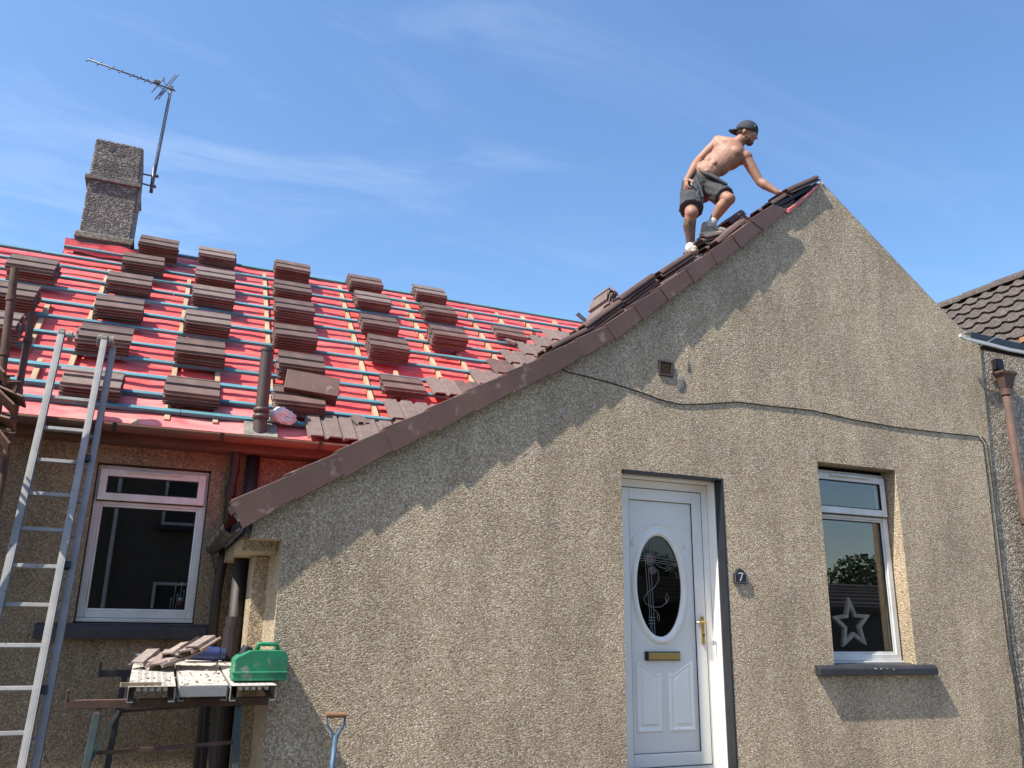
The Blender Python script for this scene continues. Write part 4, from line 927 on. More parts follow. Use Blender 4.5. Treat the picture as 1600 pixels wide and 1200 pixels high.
# pantile courses, each a wavy strip running away from the street
NC = 18; gauge = 0.215
P_ = Vector((-math.cos(PN), 0, -math.sin(PN))); Nn = Vector((-math.sin(PN), 0, math.cos(PN)))
for k in range(NC):
    bm = NB(); n = 200; rows = []
    for (s_, h) in ((gauge*k, 0.0), (gauge*(k+1)+.03, 0.035), (gauge*(k+1)+.03, 0.015)):
        row = []
        for i in range(n+1):
            y = 0.26+0.038*i; ph = (i % 6)/6.0
            wv = 0.024*max(0, math.sin(2*math.pi*ph))+0.006*math.sin(2*math.pi*ph)
            row.append(bm.verts.new(Vector((XR, y, rz_)) + P_*s_ + Nn*(h+wv)))
        rows.append(row)
    for A, B in zip(rows, rows[1:]):
        for i in range(n): bm.faces.new((A[i], A[i+1], B[i+1], B[i]))
    ob('pantile_course', bm, 'pantile', nb)
for i in range(16):
    bm = NB(); y = 0.24+0.45*i; half_round(bm, Vector((XR+.02, y, rz_-.03)), Vector((XR+.02, y+.46, rz_-.03+.012)), 0.12, t=0.016, a0=0, a1=180, n=8); ob('ridge_tile', bm, 'pantile', nb)
bm = NB(); vs = [bm.verts.new(v) for v in ((XR, .3, rz_-.01), (XR, 8, rz_-.01), (XR+4, 8, rz_-3), (XR+4, .4, rz_-3))]; bm.faces.new(vs)
vs = [bm.verts.new(v) for v in ((XR, .28, rz_-.05), (XR-3.0, .28, rz_-.05-3*msl), (XR+3, .28, rz_-.05-3*msl))]; bm.faces.new(vs); ob('gable_end', bm, 'pantile', nb)
# box fascia in front of it with pale soffit strip
f0, f1, f2, f3 = atY(1514,519,0.02), atY(1595,535,0.02), atY(1514,531,0.02), atY(1602,553,0.02)
bm = NB(); vs = [(f0.x, f0.z), (f1.x+.3, f1.z-.03), (f3.x+.3, f3.z-.0), (f2.x, f2.z+.01)]
sweep(bm, vs, lambda k, a, b: Vector((a, 0.0 if k == 0 else 0.34, b))); ob('box_gutter', bm, 'black', nb, bevel=0.004)
g0 = [(1500,523),(1508,528),(1520,531),(1545,537),(1575,545),(1602,550)]
bm = NB()
for (xa, ya), (xb, yb) in zip(g0, g0[1:]): bar(bm, atY(xa, ya+1, -0.07), atY(xb, yb+1, -0.07), 0.022, 0.03, Vector((0,0,1)))
ob('soffit_strip', bm, 'upvc_old', nb)
bm = NB(); bar(bm, atY(1527,543,-.04), atY(1562,524,-.04), 0.008, 0.008); ob('wire', bm, 'lead', nb)
bm = NB(); p = atY(1600,531,0.05); box(bm, p, (0.06,0.05,0.05)); ob('rafter_end', bm, 'copper', nb)
# wall opening above the hopper, hopper and pipe
bm = NB(); p = atY(1559,570,YN-.02); box(bm, p, (0.09,0.06,0.11)); ob('vent_hole_block', bm, 'gasket', nb, bevel=0.005)  # black block set on the wall as the dark of the vent hole
hp = atY(1571,592,YN-.07)
bm = NB(); wt, wb_ = 0.10, 0.045; zt_, zb_ = atY(1571,582,YN-.07).z, atY(1571,608,YN-.07).z
for (z0_, w0_, z1_, w1_) in ((zt_, wt, zt_-.02, wt), (zt_-.02, wt*0.97, zt_-.05, wt*.75), (zt_-.05, wt*.75, zb_, wb_)):
    A = [bm.verts.new((hp.x+a*w0_, hp.y+b*w0_*.6, z0_)) for a, b in ((-1,-1),(1,-1),(1,1),(-1,1))]; B = [bm.verts.new((hp.x+a*w1_, hp.y+b*w1_*.6, z1_)) for a, b in ((-1,-1),(1,-1),(1,1),(-1,1))]
    for k in range(4): bm.faces.new((A[k], A[(k+1)%4], B[(k+1)%4], B[k]))
ob('hopper', bm, 'rust_light', nb)
q1 = atY(1571,608,YN-.07); q2 = atY(1606,810,YN-.07)
bm = NB(); tube(bm, [q1, (q1.x, q1.y, 0)], 0.036, 14); dpn = ob('downpipe', bm, 'rust_light', nb, smooth=True)
for z in (q1.z-.03, q1.z-1.25):
    bm = NB(); tube(bm, [(q1.x, q1.y, z+.03), (q1.x, q1.y, z-.03)], 0.046, 14); ob('pipe_collar', bm, 'rust_light', dpn)

# ================================================================== ladder
LT = R(72.0); LD = Vector((0, math.cos(LT), math.sin(LT))); LN = Vector((0, math.sin(LT), -math.cos(LT))); L0 = Vector((0, 1.33, 2.80))
def onlad(x, y, h=0.0): return atP(x, y, LN, L0-LN*h)
lad = thing('ladder', 'long aluminium extension ladder leaning on the wing gutter', 'ladder', (-0.7, 0.42, 0))
zl0 = 0.0
xl, xr_, xr2 = -0.850, -0.555, -0.490
def lp(X, z, h=0.0): 
    y = 1.33 - (2.80-z)/math.tan(LT); return Vector((X, y, z)) - LN*h
def stile(X0_, X1_, ztop_, h=0.0):
    a, b = lp(X0_, 0.02, h), lp(X1_, ztop_, h)
    bm = NB(); fr = frame_of(b-a, LN)
    L_ = (b-a).length; c = (a+b)/2
    box(bm, c, (0.026, 0.070, L_), Matrix((Vector((1,0,0)), LN, (b-a).normalized())).transposed())
    box(bm, c-LN*0.028+Vector((0.0,0,0)), (0.044, 0.012, L_), Matrix((Vector((1,0,0)), LN, (b-a).normalized())).transposed())
    box(bm, c+LN*0.028, (0.044, 0.012, L_), Matrix((Vector((1,0,0)), LN, (b-a).normalized())).transposed())
    return ob('stile', bm, 'alu', lad, bevel=0.002)
stile(xl, xl, 3.37, 0.0); stile(xr_, xr_, 3.36, 0.0)
stile(xr2+0.0, xr2+0.0, 3.33, -0.05)
for k in range(14):
    z = 0.18+0.2415*k
    if z > 3.2: break
    bm = NB(); c = lp((xl+xr_)/2, z); box(bm, c, (xr_-xl, 0.030, 0.028), Matrix((Vector((1,0,0)), LN, LD)).transposed()); ob('rung', bm, 'alu', lad, bevel=0.004)
    bm = NB(); c = lp((xr_+xr2)/2, z-.02, -0.03); box(bm, c, (xr2-xr_, 0.022, 0.02), Matrix((Vector((1,0,0)), LN, LD)).transposed()); ob('rung', bm, 'alu', lad)
for x in (xl, xr_):
    bm = NB(); c = lp(x, 3.375); box(bm, c, (0.045, 0.078, 0.05), Matrix((Vector((1,0,0)), LN, LD)).transposed()); ob('stile_cap', bm, 'cement', lad, bevel=0.006)
for x in (xl+.06, xr_-.035, xr_+.05):
    bm = NB(); c = lp(x, 3.36, -0.01); tube(bm, [c-Vector((.016,0,0)), c+Vector((.016,0,0))], 0.046, 16); ob('wheel', bm, 'cement', lad, bevel=0.004)
for z in (0.9, 1.65, 2.4):
    bm = NB(); c = lp(xr_+.03, z, -.02); box(bm, c, (0.05, 0.05, 0.045), Matrix((Vector((1,0,0)), LN, LD)).transposed()); ob('guide_bracket', bm, 'black', lad)

# ================================================================== scaffold at the left edge
def spole(p, q, Y0_, Y1_, label, r=0.024):
    a, b = atY(*p, Y0_), atY(*q, Y1_); d = (b-a).normalized(); bot = a - d*((a.z)/d.z) if d.z > 0 else a
    t = thing('scaffold_tube', label, 'scaffold tube', (bot.x, bot.y, 0), 'rusty scaffold tubes at the left edge')
    bm = NB(); tube(bm, [bot, b], r, 16, cap=False); tube(bm, [b-d*.01, bot], r-.004, 16); ob('tube', bm, 'rust', t, smooth=True)
    for f_ in (0.18, 0.5, 0.74):
        c = b.lerp(bot, f_*0.35); bm = NB(); tube(bm, [c-d*.02, c+d*.02], r+.006, 12); ob('band', bm, 'rust', t)
spole((2,590), (23,420), 0.95, 1.05, 'taller rusty scaffold tube nearest the left edge', 0.027)
spole((14,690), (51,489), 1.0, 1.10, 'shorter rusty scaffold tube between the tall one and the ladder', 0.024)
t = thing('scaffold_platform', 'splintered brown scaffold boards and couplers at the left edge', 'scaffold boards', atY(0,640,0.9))
for i, (x0_, y0_, x1_, y1_) in enumerate(((-60,560,22,640),(-60,585,38,628),(-60,640,20,662),(-60,605,14,700),(-50,530,8,590))):
    a, b = atY(x0_, y0_, 0.95), atY(x1_, y1_, 0.75); bm = NB(); bar(bm, a, b, 0.10, 0.014, Vector((0.2,0.5,0.8))); ob('board', bm, 'brown_wood' if i % 2 else 'timber' if i == 9 else 'brown_wood', t)
for (x, y) in ((3,590),(10,655),(14,600),(4,680)):
    p = atY(x, y, 0.9); bm = NB(); box(bm, p, (0.07,0.07,0.06), Matrix.Rotation(R(20), 3, 'Y')); tube(bm, [p+Vector((.0,-.05,0)), p+Vector((.08,-.05,.01))], .008, 8); ob('coupler', bm, 'rust', t, bevel=0.006)

# ================================================================== trestle platform
def pf(x, Yd): return Vector((x, Yd, 0.905 + (Yd+0.25)*0.068))     # the deck tilts up slightly away from the street
YF, YB = -0.25, 1.42
fxs = [atY(px, 1071, YF).x for px in (201,275,281,357,361,432)]
ZF = atY(300,1072,YF).z
def pf(x, Yd): return Vector((x, Yd, ZF + (Yd-YF)*0.062))
TB = Matrix((Vector((1,0,0)), Vector((0,1,0.074)).normalized(), Vector((0,-0.074,1)).normalized())).transposed()
names = ['left scaffold deck of the trestle platform with perforated top', 'middle scaffold deck of the trestle platform with closed grey end', 'right scaffold deck of the trestle platform under the green can']
for i in range(3):
    x0_, x1_ = fxs[2*i], fxs[2*i+1]; w_ = x1_-x0_; yf = YF+(0.0, 0.02, -0.01)[i]; yb = YB-(0.0,0.06,0.03)[i]
    t = thing('scaffold_deck', names[i], 'scaffold deck', pf((x0_+x1_)/2, (yf+yb)/2), 'steel decks laid across the two trestles')
    # top sheet with punched holes
    nxh, L_ = 7, yb-yf; nyh = 30
    bm = NB(); cw, ch = w_/nxh, L_/nyh
    vcache = {}
    def V(x, y, z=0):
        k = (round(x,5), round(y,5), round(z,5))
        if k not in vcache: vcache[k] = bm.verts.new(pf(x, y)+Vector((0,0,z)))
        return vcache[k]
    for a in range(nxh):
        for b in range(nyh):
            xa, ya = x0_+a*cw, yf+b*ch; cx_, cy_ = xa+cw/2, ya+ch/2
            hole = (a % 1 == 0) and (i != 1 or (a+b) % 2 == 0)
            hole = hole and 0 < a < nxh-1 if i != 1 else hole
            corners = [(xa,ya),(xa+cw,ya),(xa+cw,ya+ch),(xa,ya+ch)]
            if not hole: bm.faces.new([V(*c_) for c_ in corners]); continue
            r_ = 0.0135 if i != 1 else 0.007
            inn = [(cx_+r_*math.cos(R(225+90*q)), cy_+r_*math.sin(R(225+90*q))) for q in range(4)]
            low = [bm.verts.new(pf(*c_)+Vector((0,0,-.025))) for c_ in inn]
            iv = [V(*c_) for c_ in inn]
            for q in range(4):
                bm.faces.new((V(*corners[q]), V(*corners[(q+1)%4]), iv[(q+1)%4], iv[q])); bm.faces.new((iv[q], iv[(q+1)%4], low[(q+1)%4], low[q]))
            bm.faces.new(low).material_index = 1  # pit floor in black, the shade inside the hole painted on
    dm = mat('deck_steel', (0.70,0.66,0.60), 0.6, metal=0.1, vscale=7, col2=(0.52,0.48,0.42), bump=0.001, grit=((0.20,0.16,0.13),16,0.62))
    ob('deck_top', bm, dm, t).data.materials.append(M['gasket'])
    for x in (x0_+.001, x1_-.001):
        bm = NB(); box(bm, pf(x, (yf+yb)/2)+Vector((0,0,-.034)), (0.004, L_, 0.066), TB); box(bm, pf(x+(0.014 if x < (x0_+x1_)/2 else -0.014), (yf+yb)/2)+Vector((0,0,-.068)), (0.03, L_, 0.004), TB); ob('side_flange', bm, 'alu', t)
    if i == 1:
        bm = NB(); box(bm, pf((x0_+x1_)/2, yf)+Vector((0,-.002,-.03)), (w_-.008, 0.004, 0.056)); ob('end_plate', bm, 'alu', t, bevel=0.002)
# two trestles
def trestle(y, zt, x0_, x1_, label, m, spread=0.12):
    t = thing('trestle', label, 'trestle', (0.1, y, 0), 'builder trestles under the decks')
    bm = NB(); box(bm, ((x0_+x1_)/2, y, zt-.028), (x1_-x0_, 0.045, 0.044)); box(bm, (x0_+.006, y, zt+.02), (0.012, 0.05, 0.05)); ob('top_rail', bm, 'rust' if m != 'black' else 'black', t, bevel=0.003)
    la, lb = x0_+0.16, x1_-0.16
    for x, dx_ in ((la, -0.05), (lb, 0.03)):
        for dy in (-spread, spread):
            bm = NB(); bar(bm, (x, y, zt-.055), (x+dx_, y+dy, 0), 0.036, 0.036, Vector((0,1,0))); ob('leg', bm, m, t, bevel=0.003)
    bm = NB(); bar(bm, (la, y, zt-.27), (lb, y, zt-.24), 0.018, 0.018); ob('cross_rail', bm, 'rust', t)
    bm = NB(); bar(bm, (la, y-.03, zt-.3), (la+.10, y-.03, zt-.06), 0.016, 0.016); ob('brace', bm, m, t)
    return t
x0_ = atY(104,1085,-0.12).x; trestle(-0.12, ZF-0.073+0.008, x0_, fxs[-1]-.02, 'front trestle with rusty red top rail and teal legs', 'teal_steel')
x0_ = atY(157,1032,1.15).x; trestle(1.15, pf(0,1.15).z-.075, x0_, fxs[-1]-.1, 'rear dark trestle under the far end of the decks', 'black')

# heap of broken tiles on the deck
TILE_B = [tile_mesh('broken_tile', 'tile_edge', L=0.40-0.03*k, w0=0.0 if k % 2 else 0.05, w1=0.30 if k % 2 else 0.33, jag=0.014) for k in range(4)]
bx, by = fxs[1]+0.03, 0.50
labs = ['lowest pale broken tile in the heap on the scaffold decks','broken roof tile second from the bottom of the heap on the decks','broken roof tile in the middle of the heap on the decks','upper broken tile in the heap on the decks, tipped to the right','topmost broken tile of the heap on the decks, ribs up','broken tile leaning at the left end of the heap on the decks']
for k in range(6):
    me = TILE_B[k % 4].copy(); me.materials.clear(); me.materials.append(M['tile_edge'])
    o = bpy.data.objects.new('broken_tile', me); COL.objects.link(o)
    p = pf(bx, by)+Vector((0.038*k-.07 if k < 5 else -.13, 0.03*(k % 3), 0.028+0.026*k if k < 5 else .045))
    o.matrix_world = Matrix.Translation(p) @ Matrix.Rotation(R(-46+5*k), 4, 'Z') @ Matrix.Rotation(R(13+3*(k % 2)), 4, 'X') @ Matrix.Rotation(R(-8+5*(k % 3)), 4, 'Y') @ Matrix.Diagonal((0.72, 0.66, 0.9, 1))
    tag(o, labs[k], 'roof tile', 'broken tiles heaped on the trestle platform')
bm = NB()
for k in range(150):
    p = pf(random.uniform(fxs[0]+.03, fxs[-1]-.03), random.uniform(YF+.03, 1.3)); r_ = random.uniform(.002,.008)
    box(bm, p+Vector((0,0,r_*.6)), (r_*2, r_*1.6, r_), Matrix.Rotation(random.random()*3, 3, 'Z'))
o = ob('tile_rubble', bm, 'tile_edge', kind='stuff'); tag(o, 'scattered chips of tile and mortar over the scaffold decks', 'rubble')
# timber lath
a, b = atY(188,1070,-0.235), atY(252,1069,-0.20); bm = NB(); bar(bm, a, b, 0.018, 0.022); o = ob('lath', bm, 'timber'); tag(o, 'pale pointed timber lath lying on the front of the left deck', 'lath')
# blue tube
p = pf(fxs[3]-0.08, 0.85)+Vector((0,0,.05)); bm = NB(); tube(bm, [p+Vector((-.12,0,.012)), p+Vector((.10,0,0))], 0.046, 18); tube(bm, [p+Vector((.10,0,0)), p+Vector((.14,0,0))], [0.040,0.036], 18); o = ob('sealant_bottle', bm, 'blue_pl', smooth=False, bevel=0.004); tag(o, 'dark blue plastic bottle lying behind the broken tiles', 'bottle')
# tool at the back left
p = pf(fxs[0]+.18, 1.2)+Vector((0,0,.03)); bm = NB(); bar(bm, p+Vector((-.12,0,0)), p+Vector((.14,.03,.01)), 0.03, 0.03); box(bm, p+Vector((.16,.03,.012)), (.05,.09,.04)); o = ob('hammer', bm, 'rust'); tag(o, 'worn hand tool lying at the back of the left deck', 'tool')
# green fuel can
ca = atY(361,1060,-0.10); cb_ = atY(446,1055,-0.10); cw_ = cb_.x-ca.x; zc0 = pf(0,-.02).z+.002; zc1 = atY(410,1016,-0.10).z; chh = zc1-zc0
can = thing('fuel_can', 'scuffed green plastic fuel can with black cap on the right deck', 'fuel can', (ca.x+cw_/2, -0.06, zc0))
bm = NB(); pts = [(-cw_/2,0.008),(-cw_/2+.01,0),(cw_/2-.01,0),(cw_/2,0.01),(cw_/2-.004,chh*.86),(cw_/2-.025,chh),(-cw_*.22,chh),(-cw_/2+.02,chh*.80),(-cw_/2+.004,chh*.70)]
sweep(bm, pts, lambda k, a, b: Vector((ca.x+cw_/2+a, -0.16 if k == 0 else 0.03, zc0+b))); ob('can_body', bm, 'green', can, bevel=0.018, smooth=False)
bm = NB(); box(bm, (ca.x+cw_/2, -0.065, zc0+.045), (cw_+.008, 0.20, .012)); ob('seam', bm, 'green', can, bevel=0.005)
bm = NB(); zz = zc0+chh; tube(bm, [(ca.x+cw_*.44, -.065, zz-.005), (ca.x+cw_*.46, -.065, zz+.035), (ca.x+cw_*.52, -.065, zz+.033), (ca.x+cw_*.80, -.065, zz+.033), (ca.x+cw_*.84, -.065, zz-.005)], 0.013, 10); ob('handle', bm, 'green', can, smooth=True)
bm = NB(); tube(bm, [(ca.x+cw_*.20, -.065, zz-.035), (ca.x+cw_*.27, -.065, zz+.02)], [0.034,0.03], 16); ob('cap', bm, 'black', can, bevel=0.004)

# ================================================================== spade leaning on the gable
sp = thing('spade', 'blue metal spade with a wooden grip leaning on the gable wall', 'spade', (1.05, -0.25, 0))
h0 = atY(525,1115,-.07); s0_ = atY(524,1149,-.08); l_, r_ = atY(509,1117,-.07), atY(541,1117,-.07)
bm = NB(); tube(bm, [l_, r_], [0.017, 0.017], 14); ob('grip', bm, 'wood_grip', sp, smooth=False, bevel=0.004)
for e_ in (l_, r_):
    bm = NB(); q = e_.lerp(h0, 0.12); tube(bm, [q+Vector((0,-.002,-.0)), q+Vector((0,-.002,-.05)), s0_+Vector(((e_.x-h0.x)*.25,0,.01)), s0_+Vector((0,-.005,-.05))], [0.008,0.0075,0.009,0.011], 10); ob('yoke', bm, 'blue_steel', sp, smooth=True)
bm = NB(); tube(bm, [s0_+Vector((0,-.003,.0)), Vector((1.06,-0.20,0.30))], [0.014,0.016], 12); ob('shaft', bm, 'blue_steel', sp, smooth=True)
bm = NB(); box(bm, (1.06,-0.235,0.15), (0.18,0.008,0.30), Matrix.Rotation(R(-12), 3, 'X')); ob('blade', bm, 'blue_steel', sp, bevel=0.003)

# ================================================================== the roofer
man = thing('person', 'shirtless man in dark shorts and a backwards cap climbing the gable roof', 'person', gpt(4.12, 0.42))
VOX = 0.0068
def caps(bm, p, q, r0, r1, n=14):
    """tapered limb with rounded ends"""
    p, q = Vector(p), Vector(q); d = q-p; L = d.length; fr = frame_of(d); rows = []
    prof = [(-r0*math.sin(R(a)), r0*math.cos(R(a))) for a in (80,55,30,0)] + [(L+r1*math.sin(R(a)), r1*math.cos(R(a))) for a in (0,30,55,80)]
    for t, r in prof: rows.append([bm.verts.new(p + fr.col[2]*t + (fr.col[0]*math.cos(2*math.pi*k/n)+fr.col[1]*math.sin(2*math.pi*k/n))*r) for k in range(n)])
    for a, b in zip(rows, rows[1:]):
        for k in range(n): bm.faces.new((a[k], a[(k+1)%n], b[(k+1)%n], b[k]))
    bm.faces.new(rows[0][::-1]); bm.faces.new(rows[-1])
def chain(bm, pts, rs):
    for i in range(len(pts)-1): caps(bm, pts[i], pts[i+1], rs[i], rs[i+1])
def skinned(name, bm, m, parent, vox=VOX, smooth=6, fac=0.5):
    o = ob(name, bm, m, parent, smooth=True)
    r_ = o.modifiers.new('remesh', 'REMESH'); r_.mode = 'VOXEL'; r_.voxel_size = vox; r_.use_smooth_shade = True
    s_ = o.modifiers.new('smooth', 'SMOOTH'); s_.iterations = smooth; s_.factor = fac
    return o
J = lambda x, y, Y: atY(x, y, Y)
pel = J(1094,290,.56); wst = J(1106,268,.47); cst = J(1136,244,.38); nck = J(1150,226,.34)
rsh, rel, rwr = J(1122,222,.50), J(1092,250,.58), J(1072,283,.46)
lsh, lel, lwr = J(1165,246,.28), J(1187,284,.22), J(1215,301,.10)
rhp, rkn, ran = J(1083,292,.58), J(1080,334,.36), J(1079,385,.46)
lhp, lkn, lan = J(1106,292,.52), J(1138,312,.26), J(1111,349,.42)
hd_c = J(1167,209,.27)
face = Vector((0.62, -0.62, -0.42)).normalized()           # where he looks: right, down, towards the street
hup = (Vector((0,0,1)) - face*face.z).normalized(); hup = (hup + Vector((-0.10,0.0,0))).normalized(); hright = face.cross(hup).normalized(); hup = hright.cross(face)
HB = Matrix((hright, -face, hup)).transposed()               # local x = his right..., y = back, z = up
def H(x, y, z): return hd_c + HB @ Vector((x, y, z))
bm = NB()
# trunk: pelvis, waist, rib cage, shoulders
tdir = (nck-pel).normalized(); across = (lsh-rsh).normalized(); fwd_ = across.cross(tdir).normalized()
if fwd_.y > 0: fwd_ = -fwd_
across = (across - tdir*across.dot(tdir)).normalized()
TB_ = Matrix((across, tdir.cross(across), tdir)).transposed()
def ov(c, a, b, h): ball(bm, c, (a, b, h), TB_, u=22, v=16)
ov(pel, .145, .115, .12); ov(pel.lerp(wst,.5), .135, .10, .13); ov(wst, .128, .095, .13); ov(wst.lerp(cst,.5), .142, .105, .13); ov(cst, .165, .115, .15); ov(cst.lerp(nck,.45), .150, .098, .10)
for s_ in (-1, 1):
    ball(bm, cst+across*.072*s_ + fwd_*.062 + tdir*.045, (.075,.045,.055), TB_)           # chest
    ball(bm, cst+across*.09*s_ - fwd_*.055 + tdir*.06, (.075,.045,.085), TB_)             # shoulder blade
for k in range(3):
    for s_ in (-1, 1): ball(bm, wst+across*.032*s_+fwd_*.082+tdir*(-.03+.05*k), (.034,.010,.026), TB_, u=10, v=8)
chain(bm, [cst.lerp(rsh,.35), rsh], [.070,.062]); chain(bm, [cst.lerp(lsh,.35), lsh], [.070,.062])
chain(bm, [rsh.lerp(nck,.12)+Vector((0,0,.006)), nck+tdir*.0], [.058,.062]); chain(bm, [nck.lerp(lsh,.2), nck+tdir*.03], [.055,.05])
chain(bm, [nck-tdir*.05, H(0,.03,-.07)], [.068,.058])
# arms: deltoid, upper arm, elbow, forearm belly, wrist
def arm(sh, el, wr):
    ball(bm, sh, .064); chain(bm, [sh, sh.lerp(el,.45), el], [.054,.050,.039]); d = (wr-el)
    chain(bm, [el, el+d*.28, el+d*.7, wr], [.040,.045,.033,.026])
arm(rsh, rel, rwr); arm(lsh, lel, lwr)
# legs
def leg(hp, kn, an, foot):
    chain(bm, [hp, hp.lerp(kn,.4), kn], [.092,.083,.058]); d = an-kn; back = Vector((-.2,.35,0))*.08
    ball(bm, kn+Vector((0,-.012,0)), .058)
    chain(bm, [kn, kn+d*.3+back*.5, kn+d*.65+back*.2, an], [.054,.058,.044,.035]); chain(bm, [an, foot], [.036,.03])
rft = J(1074,399,.40); lft = J(1122,366,.42)
leg(rhp, rkn, ran, ran.lerp(rft,.5)); leg(lhp, lkn, lan, lan.lerp(lft,.5))
# head: skull, jaw, brow, nose, cheeks, ears, lips
ball(bm, H(0,.012,.025), (.074,.094,.088), HB, u=24, v=18); ball(bm, H(0,-.030,-.030), (.058,.062,.070), HB, u=20, v=14); ball(bm, H(0,-.060,-.082), (.034,.030,.026), HB)
ball(bm, H(0,-.078,.018), (.050,.020,.014), HB); 
chain(bm, [H(0,-.086,.008), H(0,-.106,-.022)], [.009,.013]); ball(bm, H(.012,-.094,-.026), .009); ball(bm, H(-.012,-.094,-.026), .009)
for s_ in (-1,1):
    ball(bm, H(.036*s_,-.066,-.018), (.020,.018,.016), HB); ball(bm, H(.076*s_,.008,-.008), (.010,.019,.030), HB)
ball(bm, H(0,-.084,-.052), (.024,.012,.007), HB); ball(bm, H(0,-.081,-.064), (.020,.012,.007), HB)
# hands
def hand(wr, pdir, palmn, curl, spread, L=.088, thumb=1):
    """palm plus four unequal fingers and a thumb"""
    d = pdir.normalized(); n_ = (palmn - d*palmn.dot(d)).normalized(); s_ = d.cross(n_)
    HBm = Matrix((s_, n_, d)).transposed()
    for q in range(4):
        x = (-.030+.020*q); chain(bm, [wr+d*.01+s_*x*.5, wr+d*L+s_*x], [.015,.0125])
    ball(bm, wr+d*L*.5, (.038,.016,.048), HBm)
    for q, ln in enumerate((.066,.078,.074,.058)):
        x = (-.031+.0205*q); p = wr+d*L+s_*x; dd = (d + s_*spread*(q-1.5)).normalized(); ang = 0; rr = .0098
        for seg, fr_ in enumerate((.45,.32,.23)):
            ang += curl; nd = (dd*math.cos(ang)+n_*math.sin(ang)).normalized(); p2 = p+nd*ln*fr_; caps(bm, p, p2, rr, rr*.93, 10); p, rr = p2, rr*.93
    p = wr+d*.022-s_*thumb*.028; p2 = p+(d*.6-s_*thumb*.75+n_*.35).normalized()*.045; p3 = p2+(d*.9-s_*thumb*.25+n_*.4).normalized()*.034; p4 = p3+(d*.95+n_*.5).normalized()*.026
    chain(bm, [p, p2, p3, p4], [.016,.0125,.0115,.010])
a_ = gslope(4.9)
roofd = Vector((math.cos(a_), 0.0, math.sin(a_))); roofn = Vector((math.sin(a_)*1, 0, -math.cos(a_)))
hand(lwr, Vector((.78,-.1,-.10)), roofn, R(17), .16, thumb=1)
hand(rwr, Vector((-.25,-.30,-1)), Vector((.8,-.25,-.2)), R(30), .04, thumb=-1)
body = skinned('body', bm, 'skin', man, smooth=5)
# tattoo wrap on the standing shin and the hand-side forearm
bm = NB(); d = ran-rkn; back = Vector((-.2,.35,0))*.08
chain(bm, [rkn+d*.16+back*.3, rkn+d*.32+back*.5, rkn+d*.65+back*.2, ran-d*.06], [.0565,.0595,.0455,.038]); skinned('tattooed_shin', bm, 'tattoo', man, vox=.008, smooth=3)
# shorts
bm = NB(); 
ball(bm, pel+tdir*.015, (.165,.135,.12), TB_, u=22, v=14); ball(bm, pel-tdir*.05, (.17,.14,.11), TB_, u=22, v=14); ball(bm, pel+tdir*.07, (.148,.118,.06), TB_, u=22, v=14)
rh1 = rhp.lerp(rkn,.86); lh1 = lhp.lerp(lkn,.80)
def loose(p, q, r0, r1, n=30):
    p, q = Vector(p), Vector(q); d = q-p; fr = frame_of(d); rows = []
    for j in range(11):
        f = j/10; rows.append([bm.verts.new(p+d*f+(fr.col[0]*math.cos(2*math.pi*k/n)+fr.col[1]*math.sin(2*math.pi*k/n))*((r0+(r1-r0)*f)*(1+.05*math.sin(k*2.1+j*.8)+.035*math.sin(k*3.3-j*1.7)))) for k in range(n)])
    for a, b in zip(rows, rows[1:]):
        for k in range(n): bm.faces.new((a[k], a[(k+1)%n], b[(k+1)%n], b[k]))
    bm.faces.new(rows[0][::-1]); bm.faces.new(rows[-1])
loose(rhp+Vector((0,0,.03)), rh1+Vector((-.004,0,.0)), .108, .108); loose(lhp+Vector((0,0,.02)), lh1+Vector((.005,0,-.005)), .108, .098)
for k in range(5): 
    q = rhp.lerp(rkn,.15+.15*k); 
ball(bm, rhp.lerp(rkn,.6)+Vector((-.075,-.05,0)), (.05,.05,.07)); 
sh_ = skinned('shorts', bm, 'shorts', man, vox=.008, smooth=4)
bm = NB(); ring_pts = []
for k in range(33):
    a = 2*math.pi*k/32; ring_pts.append(pel+tdir*.112+across*.139*math.cos(a)+(tdir.cross(across))*.108*math.sin(a))
tube(bm, ring_pts, .016, 8, cap=False); ob('waistband', bm, 'cloth_grey', sh_, smooth=True)
bm = NB()
for (p, q) in ((pel+tdir*.085+fwd_*.118-across*.05, lhp.lerp(lkn,.5)+Vector((.02,-.10,.05))), (pel+tdir*.07+fwd_*.125-across*.02, lhp.lerp(lkn,.65)+Vector((-.01,-.10,.06))), (pel+tdir*.06+fwd_*.10-across*.10, rhp.lerp(rkn,.55)+Vector((.05,-.10,0)))):
    chain(bm, [p, p.lerp(q,.5)+fwd_*.02, q], [.012,.018,.012])
ob('cloth_fold', bm, 'shorts', sh_, smooth=True)
# cloth hung from the pocket
bm = NB(); p = rwr+Vector((.03,-.03,-.05)); bar(bm, p+Vector((.02,0,.06)), p+Vector((.0,0,-.06)), .014, .02); ob('pocket_tool', bm, 'white_cloth', sh_, bevel=.003)
